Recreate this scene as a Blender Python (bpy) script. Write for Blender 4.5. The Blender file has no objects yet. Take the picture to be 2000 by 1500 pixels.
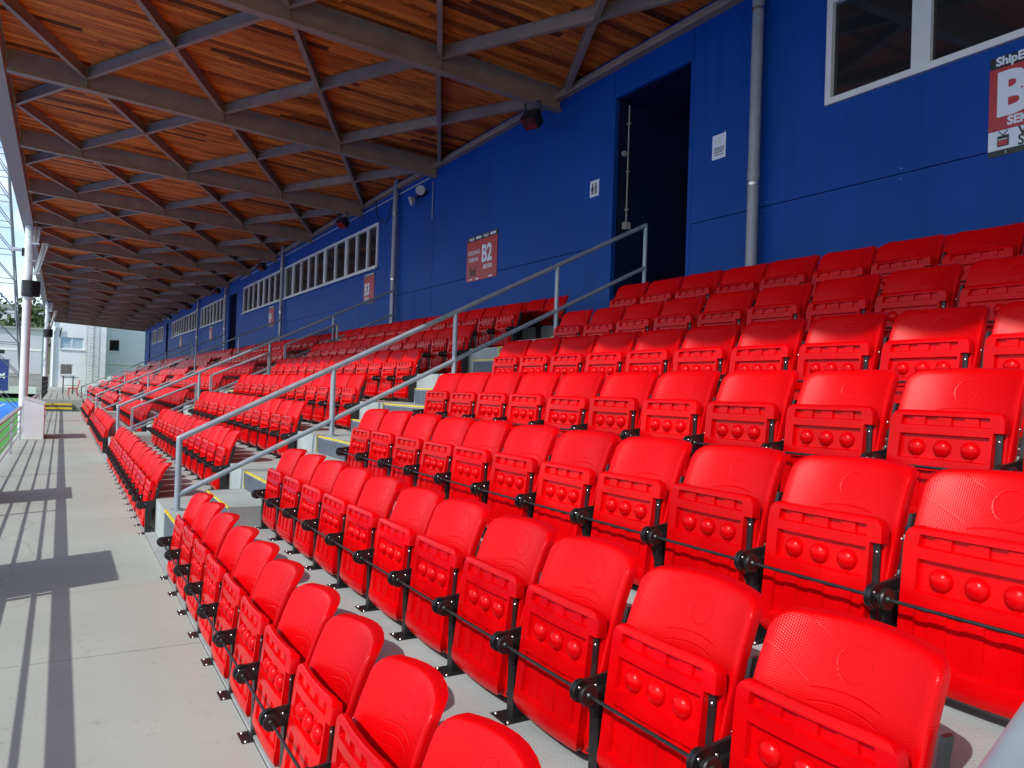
import bpy, bmesh, math, random
import numpy as np
from mathutils import Vector, Matrix
random.seed(7)
R = math.radians
scene = bpy.context.scene
col = scene.collection

# ------------------------------------------------------------------ camera
FPX, VX, ROLL, ZC = 1480.0, 120.0, 0.033, 1.525
YAW = math.atan((1000 - VX) / FPX)
PITCH = math.atan((735 + ROLL * (1000 - VX) - 750) / FPX)
fw = Vector((math.sin(YAW) * math.cos(PITCH), math.cos(YAW) * math.cos(PITCH), math.sin(PITCH)))
r0 = Vector((math.cos(YAW), -math.sin(YAW), 0)); u0 = r0.cross(fw)
rt = r0 * math.cos(ROLL) + u0 * math.sin(ROLL)
up = -r0 * math.sin(ROLL) + u0 * math.cos(ROLL)
cd = bpy.data.cameras.new('camera'); cam = bpy.data.objects.new('camera', cd); col.objects.link(cam)
cd.sensor_fit = 'HORIZONTAL'; cd.sensor_width = 36; cd.lens = 36 * FPX / 2000
cd.clip_start = 0.05; cd.clip_end = 3000
cam.matrix_world = Matrix(((rt.x, up.x, -fw.x, 0), (rt.y, up.y, -fw.y, 0), (rt.z, up.z, -fw.z, ZC), (0, 0, 0, 1)))
scene.camera = cam
def px(x, y, z):
    d = Vector((x, y, z - ZC)); w = d.dot(fw)
    if w < 0.05: return None
    return 1000 + FPX * d.dot(rt) / w, 750 - FPX * d.dot(up) / w

# ------------------------------------------------------------------ sky, sun, exposure
SUN = Vector((1.0, 0.36, -0.93)).normalized()
elev = math.asin(-SUN.z); azim = math.atan2(-SUN.x, -SUN.y)
world = bpy.data.worlds.new('World'); scene.world = world; world.use_nodes = True
nt = world.node_tree; nt.nodes.clear()
sky = nt.nodes.new('ShaderNodeTexSky'); sky.sky_type = 'NISHITA'; sky.sun_disc = False
sky.sun_elevation = elev; sky.sun_rotation = azim; sky.air_density = 1.0; sky.dust_density = 0.6
tc = nt.nodes.new('ShaderNodeTexCoord')
mp = nt.nodes.new('ShaderNodeMapping'); mp.inputs['Scale'].default_value = (1.6, 1.6, 5.0)
nz = nt.nodes.new('ShaderNodeTexNoise'); nz.inputs['Scale'].default_value = 2.6; nz.inputs['Detail'].default_value = 9; nz.inputs['Roughness'].default_value = 0.58
rp = nt.nodes.new('ShaderNodeValToRGB'); rp.color_ramp.elements[0].position = 0.47; rp.color_ramp.elements[1].position = 0.68
mx = nt.nodes.new('ShaderNodeMixRGB'); mx.inputs[2].default_value = (5.9, 5.95, 6.0, 1)
bgn = nt.nodes.new('ShaderNodeBackground'); bgn.inputs['Strength'].default_value = 0.15
wo = nt.nodes.new('ShaderNodeOutputWorld')
L = nt.links.new
L(tc.outputs['Generated'], mp.inputs['Vector']); L(mp.outputs[0], nz.inputs['Vector']); L(nz.outputs['Fac'], rp.inputs[0])
L(rp.outputs[0], mx.inputs[0]); L(sky.outputs[0], mx.inputs[1]); L(mx.outputs[0], bgn.inputs[0]); L(bgn.outputs[0], wo.inputs[0])
sd = bpy.data.lights.new('sun', 'SUN'); sd.energy = 2.65; sd.angle = R(0.53); sd.color = (1, 0.97, 0.92)
so = bpy.data.objects.new('sun', sd); col.objects.link(so); so.location = (-20, -8, 30)
so.rotation_euler = SUN.to_track_quat('-Z', 'Y').to_euler()
vs = scene.view_settings; vs.view_transform = 'Standard'; vs.look = 'None'; vs.gamma = 1.0; vs.exposure = 0.60
try: vs.use_curve_mapping = False
except Exception: pass

# ------------------------------------------------------------------ materials
def newmat(name):
    m = bpy.data.materials.new(name); m.use_nodes = True
    n = m.node_tree.nodes; return m, n, m.node_tree.links, n['Principled BSDF']
def vary(name, c, rough=0.5, metal=0.0, scale=6.0, amt=0.12, bump=0.0, bscale=60.0, coords='Object', spec=0.5, detail=6, rvar=0.08, stretch=(1, 1, 1), objvar=0.0):
    """base colour with low-frequency dirt, roughness variation and fine relief"""
    m, n, l, b = newmat(name)
    t = n.new('ShaderNodeTexCoord'); mpn = n.new('ShaderNodeMapping'); mpn.inputs['Scale'].default_value = stretch
    l.new(t.outputs[coords], mpn.inputs[0])
    z = n.new('ShaderNodeTexNoise'); z.inputs['Scale'].default_value = scale; z.inputs['Detail'].default_value = detail
    l.new(mpn.outputs[0], z.inputs['Vector'])
    mr = n.new('ShaderNodeMapRange'); mr.inputs[1].default_value = 0.3; mr.inputs[2].default_value = 0.7
    mr.inputs[3].default_value = 1 - amt; mr.inputs[4].default_value = 1 + amt * 0.6
    l.new(z.outputs['Fac'], mr.inputs[0])
    mu = n.new('ShaderNodeMixRGB'); mu.blend_type = 'MULTIPLY'; mu.inputs[0].default_value = 1; mu.inputs[1].default_value = (*c, 1)
    l.new(mr.outputs[0], mu.inputs[2])
    if objvar > 0:
        oi = n.new('ShaderNodeObjectInfo'); m3 = n.new('ShaderNodeMapRange'); m3.inputs[3].default_value = 1 - objvar; m3.inputs[4].default_value = 1 + objvar; l.new(oi.outputs['Random'], m3.inputs[0])
        mu3 = n.new('ShaderNodeMixRGB'); mu3.blend_type = 'MULTIPLY'; mu3.inputs[0].default_value = 1; l.new(mu.outputs[0], mu3.inputs[1]); l.new(m3.outputs[0], mu3.inputs[2]); l.new(mu3.outputs[0], b.inputs['Base Color'])
        ad = n.new('ShaderNodeVectorMath'); ad.operation = 'ADD'; l.new(t.outputs[coords], ad.inputs[0]); l.new(oi.outputs['Random'], ad.inputs[1]); l.new(ad.outputs[0], mpn.inputs[0])
    else: l.new(mu.outputs[0], b.inputs['Base Color'])
    mr2 = n.new('ShaderNodeMapRange'); mr2.inputs[1].default_value = 0.3; mr2.inputs[2].default_value = 0.7
    mr2.inputs[3].default_value = max(0.02, rough - rvar); mr2.inputs[4].default_value = min(1, rough + rvar)
    l.new(z.outputs['Fac'], mr2.inputs[0]); l.new(mr2.outputs[0], b.inputs['Roughness'])
    b.inputs['Metallic'].default_value = metal; b.inputs['Specular IOR Level'].default_value = spec
    if bump > 0:
        z2 = n.new('ShaderNodeTexNoise'); z2.inputs['Scale'].default_value = bscale; z2.inputs['Detail'].default_value = 5
        l.new(mpn.outputs[0], z2.inputs['Vector'])
        bp = n.new('ShaderNodeBump'); bp.inputs['Strength'].default_value = bump; bp.inputs['Distance'].default_value = 0.01
        l.new(z2.outputs['Fac'], bp.inputs['Height']); l.new(bp.outputs[0], b.inputs['Normal'])
    return m
RED = (0.57, 0.0005, 0.002)
M = {}
M['red'] = vary('red_plastic', RED, 0.26, scale=7, amt=0.12, rvar=0.05, spec=0.14, bump=0.03, bscale=300, objvar=0.10)
M['redfar'] = vary('red_plastic_plain', RED, 0.26, scale=1.5, amt=0.07, spec=0.12)
M['black'] = vary('black_coated_steel', (0.012, 0.0115, 0.012), 0.38, scale=20, amt=0.3)
M['steel'] = vary('bright_steel', (0.62, 0.62, 0.62), 0.28, 1.0, scale=40, amt=0.2)
M['railp'] = vary('grey_rail_paint', (0.30, 0.345, 0.39), 0.36, 0.25, scale=9, amt=0.12)
M['galv'] = vary('galvanised_steel', (0.46, 0.47, 0.48), 0.42, 0.6, scale=18, amt=0.25)
M['beam'] = vary('brown_grey_steel_paint', (0.39, 0.245, 0.15), 0.5, scale=3, amt=0.18)
M['pipe'] = vary('grey_pipe', (0.30, 0.31, 0.325), 0.42, 0.1, scale=5, amt=0.12)
M['white'] = vary('white_paint', (0.74, 0.75, 0.74), 0.45, scale=3, amt=0.08)
M['whitesteel'] = vary('white_steel_column', (0.72, 0.73, 0.71), 0.4, scale=3, amt=0.1)
M['frame'] = vary('white_window_frame', (0.74, 0.72, 0.68), 0.35, scale=4, amt=0.06)
M['ter'] = vary('grey_terrace_concrete', (0.35, 0.385, 0.375), 0.72, scale=3.0, amt=0.16, bump=0.25, bscale=90)
M['strip'] = vary('grey_painted_kerb', (0.33, 0.345, 0.345), 0.6, scale=4, amt=0.15, bump=0.15)
M['darkstep'] = vary('dark_step_rubber', (0.085, 0.10, 0.13), 0.6, scale=12, amt=0.2)
M['yellow'] = vary('yellow_line_paint', (0.72, 0.56, 0.02), 0.55, scale=30, amt=0.25)
M['signred'] = vary('sign_red', (0.48, 0.03, 0.035), 0.35, scale=6, amt=0.05)
M['signblack'] = vary('sign_black', (0.015, 0.015, 0.018), 0.35, scale=6, amt=0.1)
M['signwhite'] = vary('sign_white', (0.74, 0.77, 0.80), 0.4, scale=6, amt=0.04)
M['cream'] = vary('sign_cream', (0.75, 0.72, 0.6), 0.5, scale=6, amt=0.06)
M['facade'] = vary('pale_facade_render', (0.80, 0.83, 0.79), 0.8, scale=0.6, amt=0.08, bump=0.1)
M['facade2'] = vary('bluish_facade_render', (0.70, 0.74, 0.78), 0.8, scale=0.5, amt=0.08)
M['blinds'] = vary('pale_blue_blinds', (0.42, 0.56, 0.62), 0.4, scale=1, amt=0.08)
M['mast'] = vary('weathered_mast_steel', (0.16, 0.18, 0.19), 0.6, 0.2, scale=4, amt=0.2)
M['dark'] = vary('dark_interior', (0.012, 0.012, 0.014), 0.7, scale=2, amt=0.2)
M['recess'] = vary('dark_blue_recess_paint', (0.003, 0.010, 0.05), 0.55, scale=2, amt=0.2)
M['turf'] = vary('blue_turf', (0.012, 0.16, 0.60), 0.85, scale=2, amt=0.08, detail=8)
M['grass'] = vary('green_turf', (0.06, 0.26, 0.035), 0.9, scale=0.06, amt=0.2, detail=8)
M['line'] = vary('pitch_line_paint', (0.78, 0.79, 0.8), 0.7, scale=6, amt=0.06)
M['hill'] = vary('hill_soil', (0.07, 0.085, 0.035), 0.95, scale=0.05, amt=0.4)
M['bark'] = vary('bark', (0.10, 0.075, 0.05), 0.9, scale=6, amt=0.3)
M['greybank'] = vary('grey_bank', (0.19, 0.20, 0.17), 0.9, scale=0.5, amt=0.3)
M['warehouse'] = vary('warehouse_cladding', (0.55, 0.57, 0.60), 0.6, scale=0.4, amt=0.08)
M['banner'] = vary('blue_banner', (0.03, 0.05, 0.24), 0.6, scale=2, amt=0.1)
M['metalroof'] = vary('roof_sheet', (0.35, 0.35, 0.35), 0.5, scale=2, amt=0.1)
M['pinkdirt'] = vary('painted_eave', (0.46, 0.345, 0.22), 0.55, scale=2.2, amt=0.14)
M['plastic_grey'] = vary('pale_grey_plastic', (0.46, 0.43, 0.39), 0.5, scale=8, amt=0.08)
# leaves
m, n, l, b = newmat('leaves'); oi = n.new('ShaderNodeNewGeometry'); rr = n.new('ShaderNodeValToRGB')
rr.color_ramp.elements[0].color = (0.02, 0.045, 0.012, 1); rr.color_ramp.elements[1].color = (0.09, 0.13, 0.03, 1)
l.new(oi.outputs['Random Per Island'], rr.inputs[0]); l.new(rr.outputs[0], b.inputs['Base Color']); b.inputs['Roughness'].default_value = 0.8
M['leaf'] = m
# glass
m, n, l, b = newmat('window_glass'); b.inputs['Base Color'].default_value = (0.02, 0.022, 0.022, 1); b.inputs['Roughness'].default_value = 0.04
b.inputs['Specular IOR Level'].default_value = 1.0
b.inputs['Alpha'].default_value = 0.78
M['glass'] = m
m, n, l, b = newmat('clear_tinted_glass'); n.remove(b)
tr = n.new('ShaderNodeBsdfTransparent'); tr.inputs[0].default_value = (0.80, 0.80, 0.83, 1)
gl = n.new('ShaderNodeBsdfGlossy'); gl.inputs['Roughness'].default_value = 0.05; fr = n.new('ShaderNodeFresnel'); fr.inputs[0].default_value = 1.5
ms = n.new('ShaderNodeMixShader'); l.new(fr.outputs[0], ms.inputs[0]); l.new(tr.outputs[0], ms.inputs[1]); l.new(gl.outputs[0], ms.inputs[2]); l.new(ms.outputs[0], n['Material Output'].inputs[0])
M['clear'] = m
# lamp glass / reflector
m, n, l, b = newmat('lamp_reflector'); b.inputs['Base Color'].default_value = (0.93, 0.93, 0.93, 1); b.inputs['Metallic'].default_value = 1; b.inputs['Roughness'].default_value = 0.16
M['reflector'] = m

def wood_mat():
    m, n, l, b = newmat('stained_pine_planks')
    t = n.new('ShaderNodeTexCoord'); g = n.new('ShaderNodeNewGeometry'); o = n.new('ShaderNodeObjectInfo')
    ad = n.new('ShaderNodeMath'); ad.operation = 'ADD'; l.new(g.outputs['Random Per Island'], ad.inputs[0]); l.new(o.outputs['Random'], ad.inputs[1])
    fr = n.new('ShaderNodeMath'); fr.operation = 'FRACT'; l.new(ad.outputs[0], fr.inputs[0])
    rmp = n.new('ShaderNodeValToRGB'); e = rmp.color_ramp.elements
    e[0].position = 0; e[0].color = (0.10, 0.025, 0.007, 1); e[1].position = 1; e[1].color = (0.88, 0.25, 0.034, 1)
    for p, c in ((0.09, (0.34, 0.072, 0.012, 1)), (0.4, (0.66, 0.145, 0.021, 1)), (0.75, (0.78, 0.19, 0.027, 1))):
        k = e.new(p); k.color = c
    l.new(fr.outputs[0], rmp.inputs[0])
    mpn = n.new('ShaderNodeMapping'); mpn.inputs['Scale'].default_value = (1.0, 10, 6); l.new(t.outputs['Object'], mpn.inputs[0])
    off = n.new('ShaderNodeVectorMath'); off.operation = 'ADD'; l.new(mpn.outputs[0], off.inputs[0])
    sc = n.new('ShaderNodeMath'); sc.operation = 'MULTIPLY'; sc.inputs[1].default_value = 57; l.new(fr.outputs[0], sc.inputs[0])
    cb = n.new('ShaderNodeCombineXYZ'); l.new(sc.outputs[0], cb.inputs[0]); l.new(sc.outputs[0], cb.inputs[1]); l.new(cb.outputs[0], off.inputs[1])
    z = n.new('ShaderNodeTexNoise'); z.inputs['Scale'].default_value = 1.6; z.inputs['Detail'].default_value = 8; z.inputs['Roughness'].default_value = 0.65; z.inputs['Distortion'].default_value = 0.6
    l.new(off.outputs[0], z.inputs['Vector'])
    gr = n.new('ShaderNodeValToRGB'); gr.color_ramp.elements[0].position = 0.33; gr.color_ramp.elements[0].color = (0.50, 0.40, 0.34, 1); gr.color_ramp.elements[1].position = 0.56; gr.color_ramp.elements[1].color = (1.2, 1.18, 1.15, 1)
    l.new(z.outputs['Fac'], gr.inputs[0])
    mu = n.new('ShaderNodeMixRGB'); mu.blend_type = 'MULTIPLY'; mu.inputs[0].default_value = 1; l.new(rmp.outputs[0], mu.inputs[1]); l.new(gr.outputs[0], mu.inputs[2])
    # knots
    mk = n.new('ShaderNodeMapping'); mk.inputs['Scale'].default_value = (2.2, 6.5, 1); l.new(t.outputs['Object'], mk.inputs[0])
    vo = n.new('ShaderNodeTexVoronoi'); vo.inputs['Scale'].default_value = 1.0; l.new(mk.outputs[0], vo.inputs['Vector'])
    kr = n.new('ShaderNodeValToRGB'); kr.color_ramp.elements[0].position = 0.05; kr.color_ramp.elements[0].color = (0.25, 0.2, 0.18, 1); kr.color_ramp.elements[1].position = 0.13; kr.color_ramp.elements[1].color = (1, 1, 1, 1)
    l.new(vo.outputs['Distance'], kr.inputs[0])
    mu2 = n.new('ShaderNodeMixRGB'); mu2.blend_type = 'MULTIPLY'; mu2.inputs[0].default_value = 0.8; l.new(mu.outputs[0], mu2.inputs[1]); l.new(kr.outputs[0], mu2.inputs[2])
    l.new(mu2.outputs[0], b.inputs['Base Color']); b.inputs['Roughness'].default_value = 0.55; b.inputs['Specular IOR Level'].default_value = 0.12
    bp = n.new('ShaderNodeBump'); bp.inputs['Strength'].default_value = 0.25; bp.inputs['Distance'].default_value = 0.004; l.new(z.outputs['Fac'], bp.inputs['Height']); l.new(bp.outputs[0], b.inputs['Normal'])
    return m
M['wood'] = wood_mat()

def wall_mat():
    m, n, l, b = newmat('blue_wall_panel')
    t = n.new('ShaderNodeTexCoord')
    z = n.new('ShaderNodeTexNoise'); z.inputs['Scale'].default_value = 0.9; z.inputs['Detail'].default_value = 7; l.new(t.outputs['Object'], z.inputs['Vector'])
    r1 = n.new('ShaderNodeValToRGB'); r1.color_ramp.elements[0].position = 0.35; r1.color_ramp.elements[0].color = (0.0010, 0.049, 0.255, 1); r1.color_ramp.elements[1].position = 0.7; r1.color_ramp.elements[1].color = (0.0016, 0.060, 0.30, 1)
    l.new(z.outputs['Fac'], r1.inputs[0])
    # weathered chips: patches of small flakes
    z2 = n.new('ShaderNodeTexNoise'); z2.inputs['Scale'].default_value = 5.5; z2.inputs['Detail'].default_value = 10; z2.inputs['Roughness'].default_value = 0.75; l.new(t.outputs['Object'], z2.inputs['Vector'])
    r2 = n.new('ShaderNodeValToRGB'); r2.color_ramp.elements[0].position = 0.70; r2.color_ramp.elements[1].position = 0.76; l.new(z2.outputs['Fac'], r2.inputs[0])
    mi = n.new('ShaderNodeMixRGB'); mi.inputs[2].default_value = (0.10, 0.10, 0.12, 1); l.new(r2.outputs[0], mi.inputs[0]); l.new(r1.outputs[0], mi.inputs[1])
    mpp = n.new('ShaderNodeMapping'); mpp.inputs['Scale'].default_value = (1, 5.5, 0.35); l.new(t.outputs['Object'], mpp.inputs[0])
    zs = n.new('ShaderNodeTexNoise'); zs.inputs['Scale'].default_value = 1.5; zs.inputs['Detail'].default_value = 8; l.new(mpp.outputs[0], zs.inputs['Vector'])
    rs_ = n.new('ShaderNodeValToRGB'); rs_.color_ramp.elements[0].position = 0.3; rs_.color_ramp.elements[0].color = (0.88, 0.88, 0.9, 1); rs_.color_ramp.elements[1].position = 0.6; rs_.color_ramp.elements[1].color = (1.05, 1.05, 1.05, 1); l.new(zs.outputs['Fac'], rs_.inputs[0])
    mm = n.new('ShaderNodeMixRGB'); mm.blend_type = 'MULTIPLY'; mm.inputs[0].default_value = 1; l.new(mi.outputs[0], mm.inputs[1]); l.new(rs_.outputs[0], mm.inputs[2])
    l.new(mm.outputs[0], b.inputs['Base Color']); b.inputs['Specular IOR Level'].default_value = 0.2
    rr_ = n.new('ShaderNodeMapRange'); rr_.inputs[3].default_value = 0.38; rr_.inputs[4].default_value = 0.6; l.new(zs.outputs['Fac'], rr_.inputs[0]); l.new(rr_.outputs[0], b.inputs['Roughness'])
    return m
M['blue'] = wall_mat()

def walk_mat():
    m, n, l, b = newmat('beige_walkway_concrete')
    t = n.new('ShaderNodeTexCoord')
    z = n.new('ShaderNodeTexNoise'); z.inputs['Scale'].default_value = 0.8; z.inputs['Detail'].default_value = 8; l.new(t.outputs['Object'], z.inputs['Vector'])
    r1 = n.new('ShaderNodeValToRGB'); r1.color_ramp.elements[0].position = 0.3; r1.color_ramp.elements[0].color = (0.325, 0.352, 0.318, 1); r1.color_ramp.elements[1].position = 0.7; r1.color_ramp.elements[1].color = (0.385, 0.412, 0.372, 1)
    l.new(z.outputs['Fac'], r1.inputs[0])
    z2 = n.new('ShaderNodeTexNoise'); z2.inputs['Scale'].default_value = 9; z2.inputs['Detail'].default_value = 9; z2.inputs['Roughness'].default_value = 0.7; l.new(t.outputs['Object'], z2.inputs['Vector'])
    r2 = n.new('ShaderNodeValToRGB'); r2.color_ramp.elements[0].position = 0.28; r2.color_ramp.elements[0].color = (0.72, 0.66, 0.58, 1); r2.color_ramp.elements[1].position = 0.42; r2.color_ramp.elements[1].color = (1, 1, 1, 1); l.new(z2.outputs['Fac'], r2.inputs[0])
    mu = n.new('ShaderNodeMixRGB'); mu.blend_type = 'MULTIPLY'; mu.inputs[0].default_value = 0.95; l.new(r1.outputs[0], mu.inputs[1]); l.new(r2.outputs[0], mu.inputs[2])
    # hairline cracks
    wv = n.new('ShaderNodeTexNoise'); wv.inputs['Scale'].default_value = 1.1; l.new(t.outputs['Object'], wv.inputs['Vector'])
    mxv = n.new('ShaderNodeMixRGB'); mxv.inputs[0].default_value = 0.35; l.new(t.outputs['Object'], mxv.inputs[1]); l.new(wv.outputs['Color'], mxv.inputs[2])
    vo = n.new('ShaderNodeTexVoronoi'); vo.feature = 'DISTANCE_TO_EDGE'; vo.inputs['Scale'].default_value = 0.42; l.new(mxv.outputs[0], vo.inputs['Vector'])
    r3 = n.new('ShaderNodeValToRGB'); r3.color_ramp.elements[0].position = 0.0; r3.color_ramp.elements[0].color = (0.62, 0.60, 0.56, 1); r3.color_ramp.elements[1].position = 0.0035; r3.color_ramp.elements[1].color = (1, 1, 1, 1); l.new(vo.outputs['Distance'], r3.inputs[0])
    mu2 = n.new('ShaderNodeMixRGB'); mu2.blend_type = 'MULTIPLY'; mu2.inputs[0].default_value = 0.55; l.new(mu.outputs[0], mu2.inputs[1]); l.new(r3.outputs[0], mu2.inputs[2])
    l.new(mu2.outputs[0], b.inputs['Base Color']); b.inputs['Roughness'].default_value = 0.62
    bp = n.new('ShaderNodeBump'); bp.inputs['Strength'].default_value = 0.15; bp.inputs['Distance'].default_value = 0.006; l.new(z2.outputs['Fac'], bp.inputs['Height']); l.new(bp.outputs[0], b.inputs['Normal'])
    return m
M['walk'] = walk_mat()

def back_mat():
    """seat back: hexagonal pimples, a smooth striped disc and three moulded arcs, all as relief on object coords (y across, z up)"""
    m, n, l, b = newmat('red_plastic_pimpled_back')
    t = n.new('ShaderNodeTexCoord'); sp = n.new('ShaderNodeSeparateXYZ'); l.new(t.outputs['Object'], sp.inputs[0])
    def op(o, a, c=None, d=None):
        k = n.new('ShaderNodeMath'); k.operation = o
        for i, v in enumerate((a, c, d)):
            if v is None: continue
            if isinstance(v, (int, float)): k.inputs[i].default_value = v
            else: l.new(v, k.inputs[i])
        return k.outputs[0]
    Y, Z = sp.outputs[1], sp.outputs[2]
    S = 2 * math.pi / 0.0058
    # product of three cosines at 60 degrees = hexagonal lattice of pimples
    a1 = op('COSINE', op('MULTIPLY', Y, S))
    a2 = op('COSINE', op('ADD', op('MULTIPLY', Y, S * 0.5), op('MULTIPLY', Z, S * 0.866)))
    a3 = op('COSINE', op('SUBTRACT', op('MULTIPLY', Y, S * 0.5), op('MULTIPLY', Z, S * 0.866)))
    hexv = op('ADD', op('ADD', a1, a2), a3)
    r = op('SQRT', op('ADD', op('POWER', Y, 2), op('POWER', op('SUBTRACT', Z, 0.575), 2)))
    inside = op('LESS_THAN', r, 0.043)
    rim = op('SUBTRACT', 1, op('SMOOTH_MIN', op('MULTIPLY', op('ABSOLUTE', op('SUBTRACT', r, 0.043)), 260), 1, 0.2))
    stripes = op('COSINE', op('MULTIPLY', Y, 2 * math.pi / 0.014))
    h = op('ADD', op('MULTIPLY', op('MULTIPLY', hexv, op('SUBTRACT', 1, inside)), 0.16), op('MULTIPLY', op('MULTIPLY', stripes, inside), 0.12))
    h = op('SUBTRACT', h, op('MULTIPLY', rim, 1.6))
    for (z0, hw, sag) in ((0.508, 0.095, 1.2), (0.478, 0.095, 1.4), (0.446, 0.08, 1.6)):
        dz = op('ABSOLUTE', op('SUBTRACT', op('ADD', Z, op('MULTIPLY', op('POWER', Y, 2), sag)), z0))
        line = op('SUBTRACT', 1, op('MINIMUM', op('MULTIPLY', dz, 330), 1))
        line = op('MULTIPLY', line, op('LESS_THAN', op('ABSOLUTE', Y), hw))
        h = op('SUBTRACT', h, op('MULTIPLY', line, 2.2))
    # faint moulding lines that run in a V
    for sgn in (1, -1):
        dd = op('ABSOLUTE', op('SUBTRACT', op('SUBTRACT', Z, op('MULTIPLY', op('ABSOLUTE', op('SUBTRACT', Y, 0.10 * sgn)), 0.62)), 0.508))
        h = op('ADD', h, op('MULTIPLY', op('SUBTRACT', 1, op('MINIMUM', op('MULTIPLY', dd, 420), 1)), 0.5))
    bp = n.new('ShaderNodeBump'); bp.inputs['Strength'].default_value = 0.5; bp.inputs['Distance'].default_value = 0.0012
    l.new(h, bp.inputs['Height']); l.new(bp.outputs[0], b.inputs['Normal'])
    z = n.new('ShaderNodeTexNoise'); z.inputs['Scale'].default_value = 7; z.inputs['Detail'].default_value = 5; l.new(t.outputs['Object'], z.inputs['Vector'])
    mr = n.new('ShaderNodeMapRange'); mr.inputs[3].default_value = 0.27; mr.inputs[4].default_value = 0.36; l.new(z.outputs['Fac'], mr.inputs[0]); l.new(mr.outputs[0], b.inputs['Roughness'])
    oi = n.new('ShaderNodeObjectInfo'); m3 = n.new('ShaderNodeMapRange'); m3.inputs[3].default_value = 0.90; m3.inputs[4].default_value = 1.08; l.new(oi.outputs['Random'], m3.inputs[0])
    mu3 = n.new('ShaderNodeMixRGB'); mu3.blend_type = 'MULTIPLY'; mu3.inputs[0].default_value = 1; mu3.inputs[1].default_value = (*RED, 1); l.new(m3.outputs[0], mu3.inputs[2]); l.new(mu3.outputs[0], b.inputs['Base Color'])
    b.inputs['Specular IOR Level'].default_value = 0.16
    return m
M['back'] = back_mat()

# ------------------------------------------------------------------ mesh helpers
class MB:
    def __init__(s): s.v = []; s.f = []
    def add(s, vs, fs):
        o = len(s.v); s.v += [tuple(p) for p in vs]; s.f += [tuple(i + o for i in f) for f in fs]; return s
    def box(s, x0, x1, y0, y1, z0, z1):
        return s.add([(x0, y0, z0), (x1, y0, z0), (x1, y1, z0), (x0, y1, z0), (x0, y0, z1), (x1, y0, z1), (x1, y1, z1), (x0, y1, z1)],
                     [(3, 2, 1, 0), (4, 5, 6, 7), (0, 1, 5, 4), (1, 2, 6, 5), (2, 3, 7, 6), (3, 0, 4, 7)])
    def tube(s, a, b, r, n=10, r2=None, cap=True):
        a = Vector(a); b = Vector(b); d = (b - a).normalized(); r2 = r if r2 is None else r2
        k = Vector((0, 0, 1)) if abs(d.z) < 0.9 else Vector((1, 0, 0)); e = d.cross(k).normalized(); g = d.cross(e)
        vs = []
        for P, q in ((a, r), (b, r2)):
            for i in range(n):
                t = 2 * math.pi * i / n; vs.append(P + e * (q * math.cos(t)) + g * (q * math.sin(t)))
        fs = [(i, i + n, (i + 1) % n + n, (i + 1) % n) for i in range(n)]
        if cap: fs += [tuple(range(n)), tuple(range(2 * n - 1, n - 1, -1))]
        return s.add(vs, fs)
    def beam(s, a, b, w, h):          # rectangular bar from a to b, w horizontal, h vertical, a/b are top-centre lines
        a = Vector(a); b = Vector(b); d = (b - a).normalized(); e = d.cross(Vector((0, 0, 1))).normalized() * (w / 2); g = Vector((0, 0, -h))
        vs = [a - e, a + e, a + e + g, a - e + g, b - e, b + e, b + e + g, b - e + g]
        return s.add(vs, [(0, 1, 2, 3), (7, 6, 5, 4), (0, 4, 5, 1), (1, 5, 6, 2), (2, 6, 7, 3), (3, 7, 4, 0)])
    def prism(s, poly, axis, c0, c1):   # poly in the two other axes
        n = len(poly); vs = []
        for c in (c0, c1):
            for p in poly:
                vs.append({'x': (c, p[0], p[1]), 'y': (p[0], c, p[1]), 'z': (p[0], p[1], c)}[axis])
        fs = [(i, (i + 1) % n, (i + 1) % n + n, i + n) for i in range(n)] + [tuple(range(n - 1, -1, -1)), tuple(range(n, 2 * n))]
        return s.add(vs, fs)
    def dome(s, c, r, nrm, n=8, rings=3, squash=1.0):
        c = Vector(c); d = Vector(nrm).normalized(); k = Vector((0, 0, 1)) if abs(d.z) < 0.9 else Vector((1, 0, 0)); e = d.cross(k).normalized(); g = d.cross(e)
        vs = []; fs = []
        for j in range(rings):
            t = math.pi / 2 * j / rings
            for i in range(n):
                a = 2 * math.pi * i / n; vs.append(c + (e * math.cos(a) + g * math.sin(a)) * r * math.cos(t) + d * r * squash * math.sin(t))
        vs.append(c + d * r * squash)
        for j in range(rings - 1):
            for i in range(n): fs.append((j * n + i, j * n + (i + 1) % n, (j + 1) * n + (i + 1) % n, (j + 1) * n + i))
        q = (rings - 1) * n
        for i in range(n): fs.append((q + i, q + (i + 1) % n, len(vs) - 1))
        return s.add(vs, fs)
    def mesh(s, name, mat, smooth=False, angle=None):
        me = bpy.data.meshes.new(name); me.from_pydata(s.v, [], s.f)
        bm = bmesh.new(); bm.from_mesh(me); bmesh.ops.recalc_face_normals(bm, faces=bm.faces)
        if angle is not None:
            for f in bm.faces: f.smooth = True
            for ed in bm.edges:
                if len(ed.link_faces) == 2 and ed.calc_face_angle(0) > R(angle): ed.smooth = False
        elif smooth:
            for f in bm.faces: f.smooth = True
        bm.to_mesh(me); bm.free()
        if mat: me.materials.append(M[mat])
        return me
def link(name, me, parent=None, loc=(0, 0, 0)):
    o = bpy.data.objects.new(name, me); col.objects.link(o); o.location = loc
    if parent is not None: o.parent = parent
    return o
def part(name, mb, mat, parent, smooth=False, angle=None, loc=(0, 0, 0)):
    return link(name, mb.mesh(name, mat, smooth, angle), parent, loc)
def tag(o, label=None, cat=None, group=None, kind=None):
    if label: o['label'] = label
    if cat: o['category'] = cat
    if group: o['group'] = group
    if kind: o['kind'] = kind
    return o
def thing(name, label, cat, loc=(0, 0, 0), group=None):
    o = link(name, None, None, loc); o.empty_display_size = 0.2
    return tag(o, label, cat, group)
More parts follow.
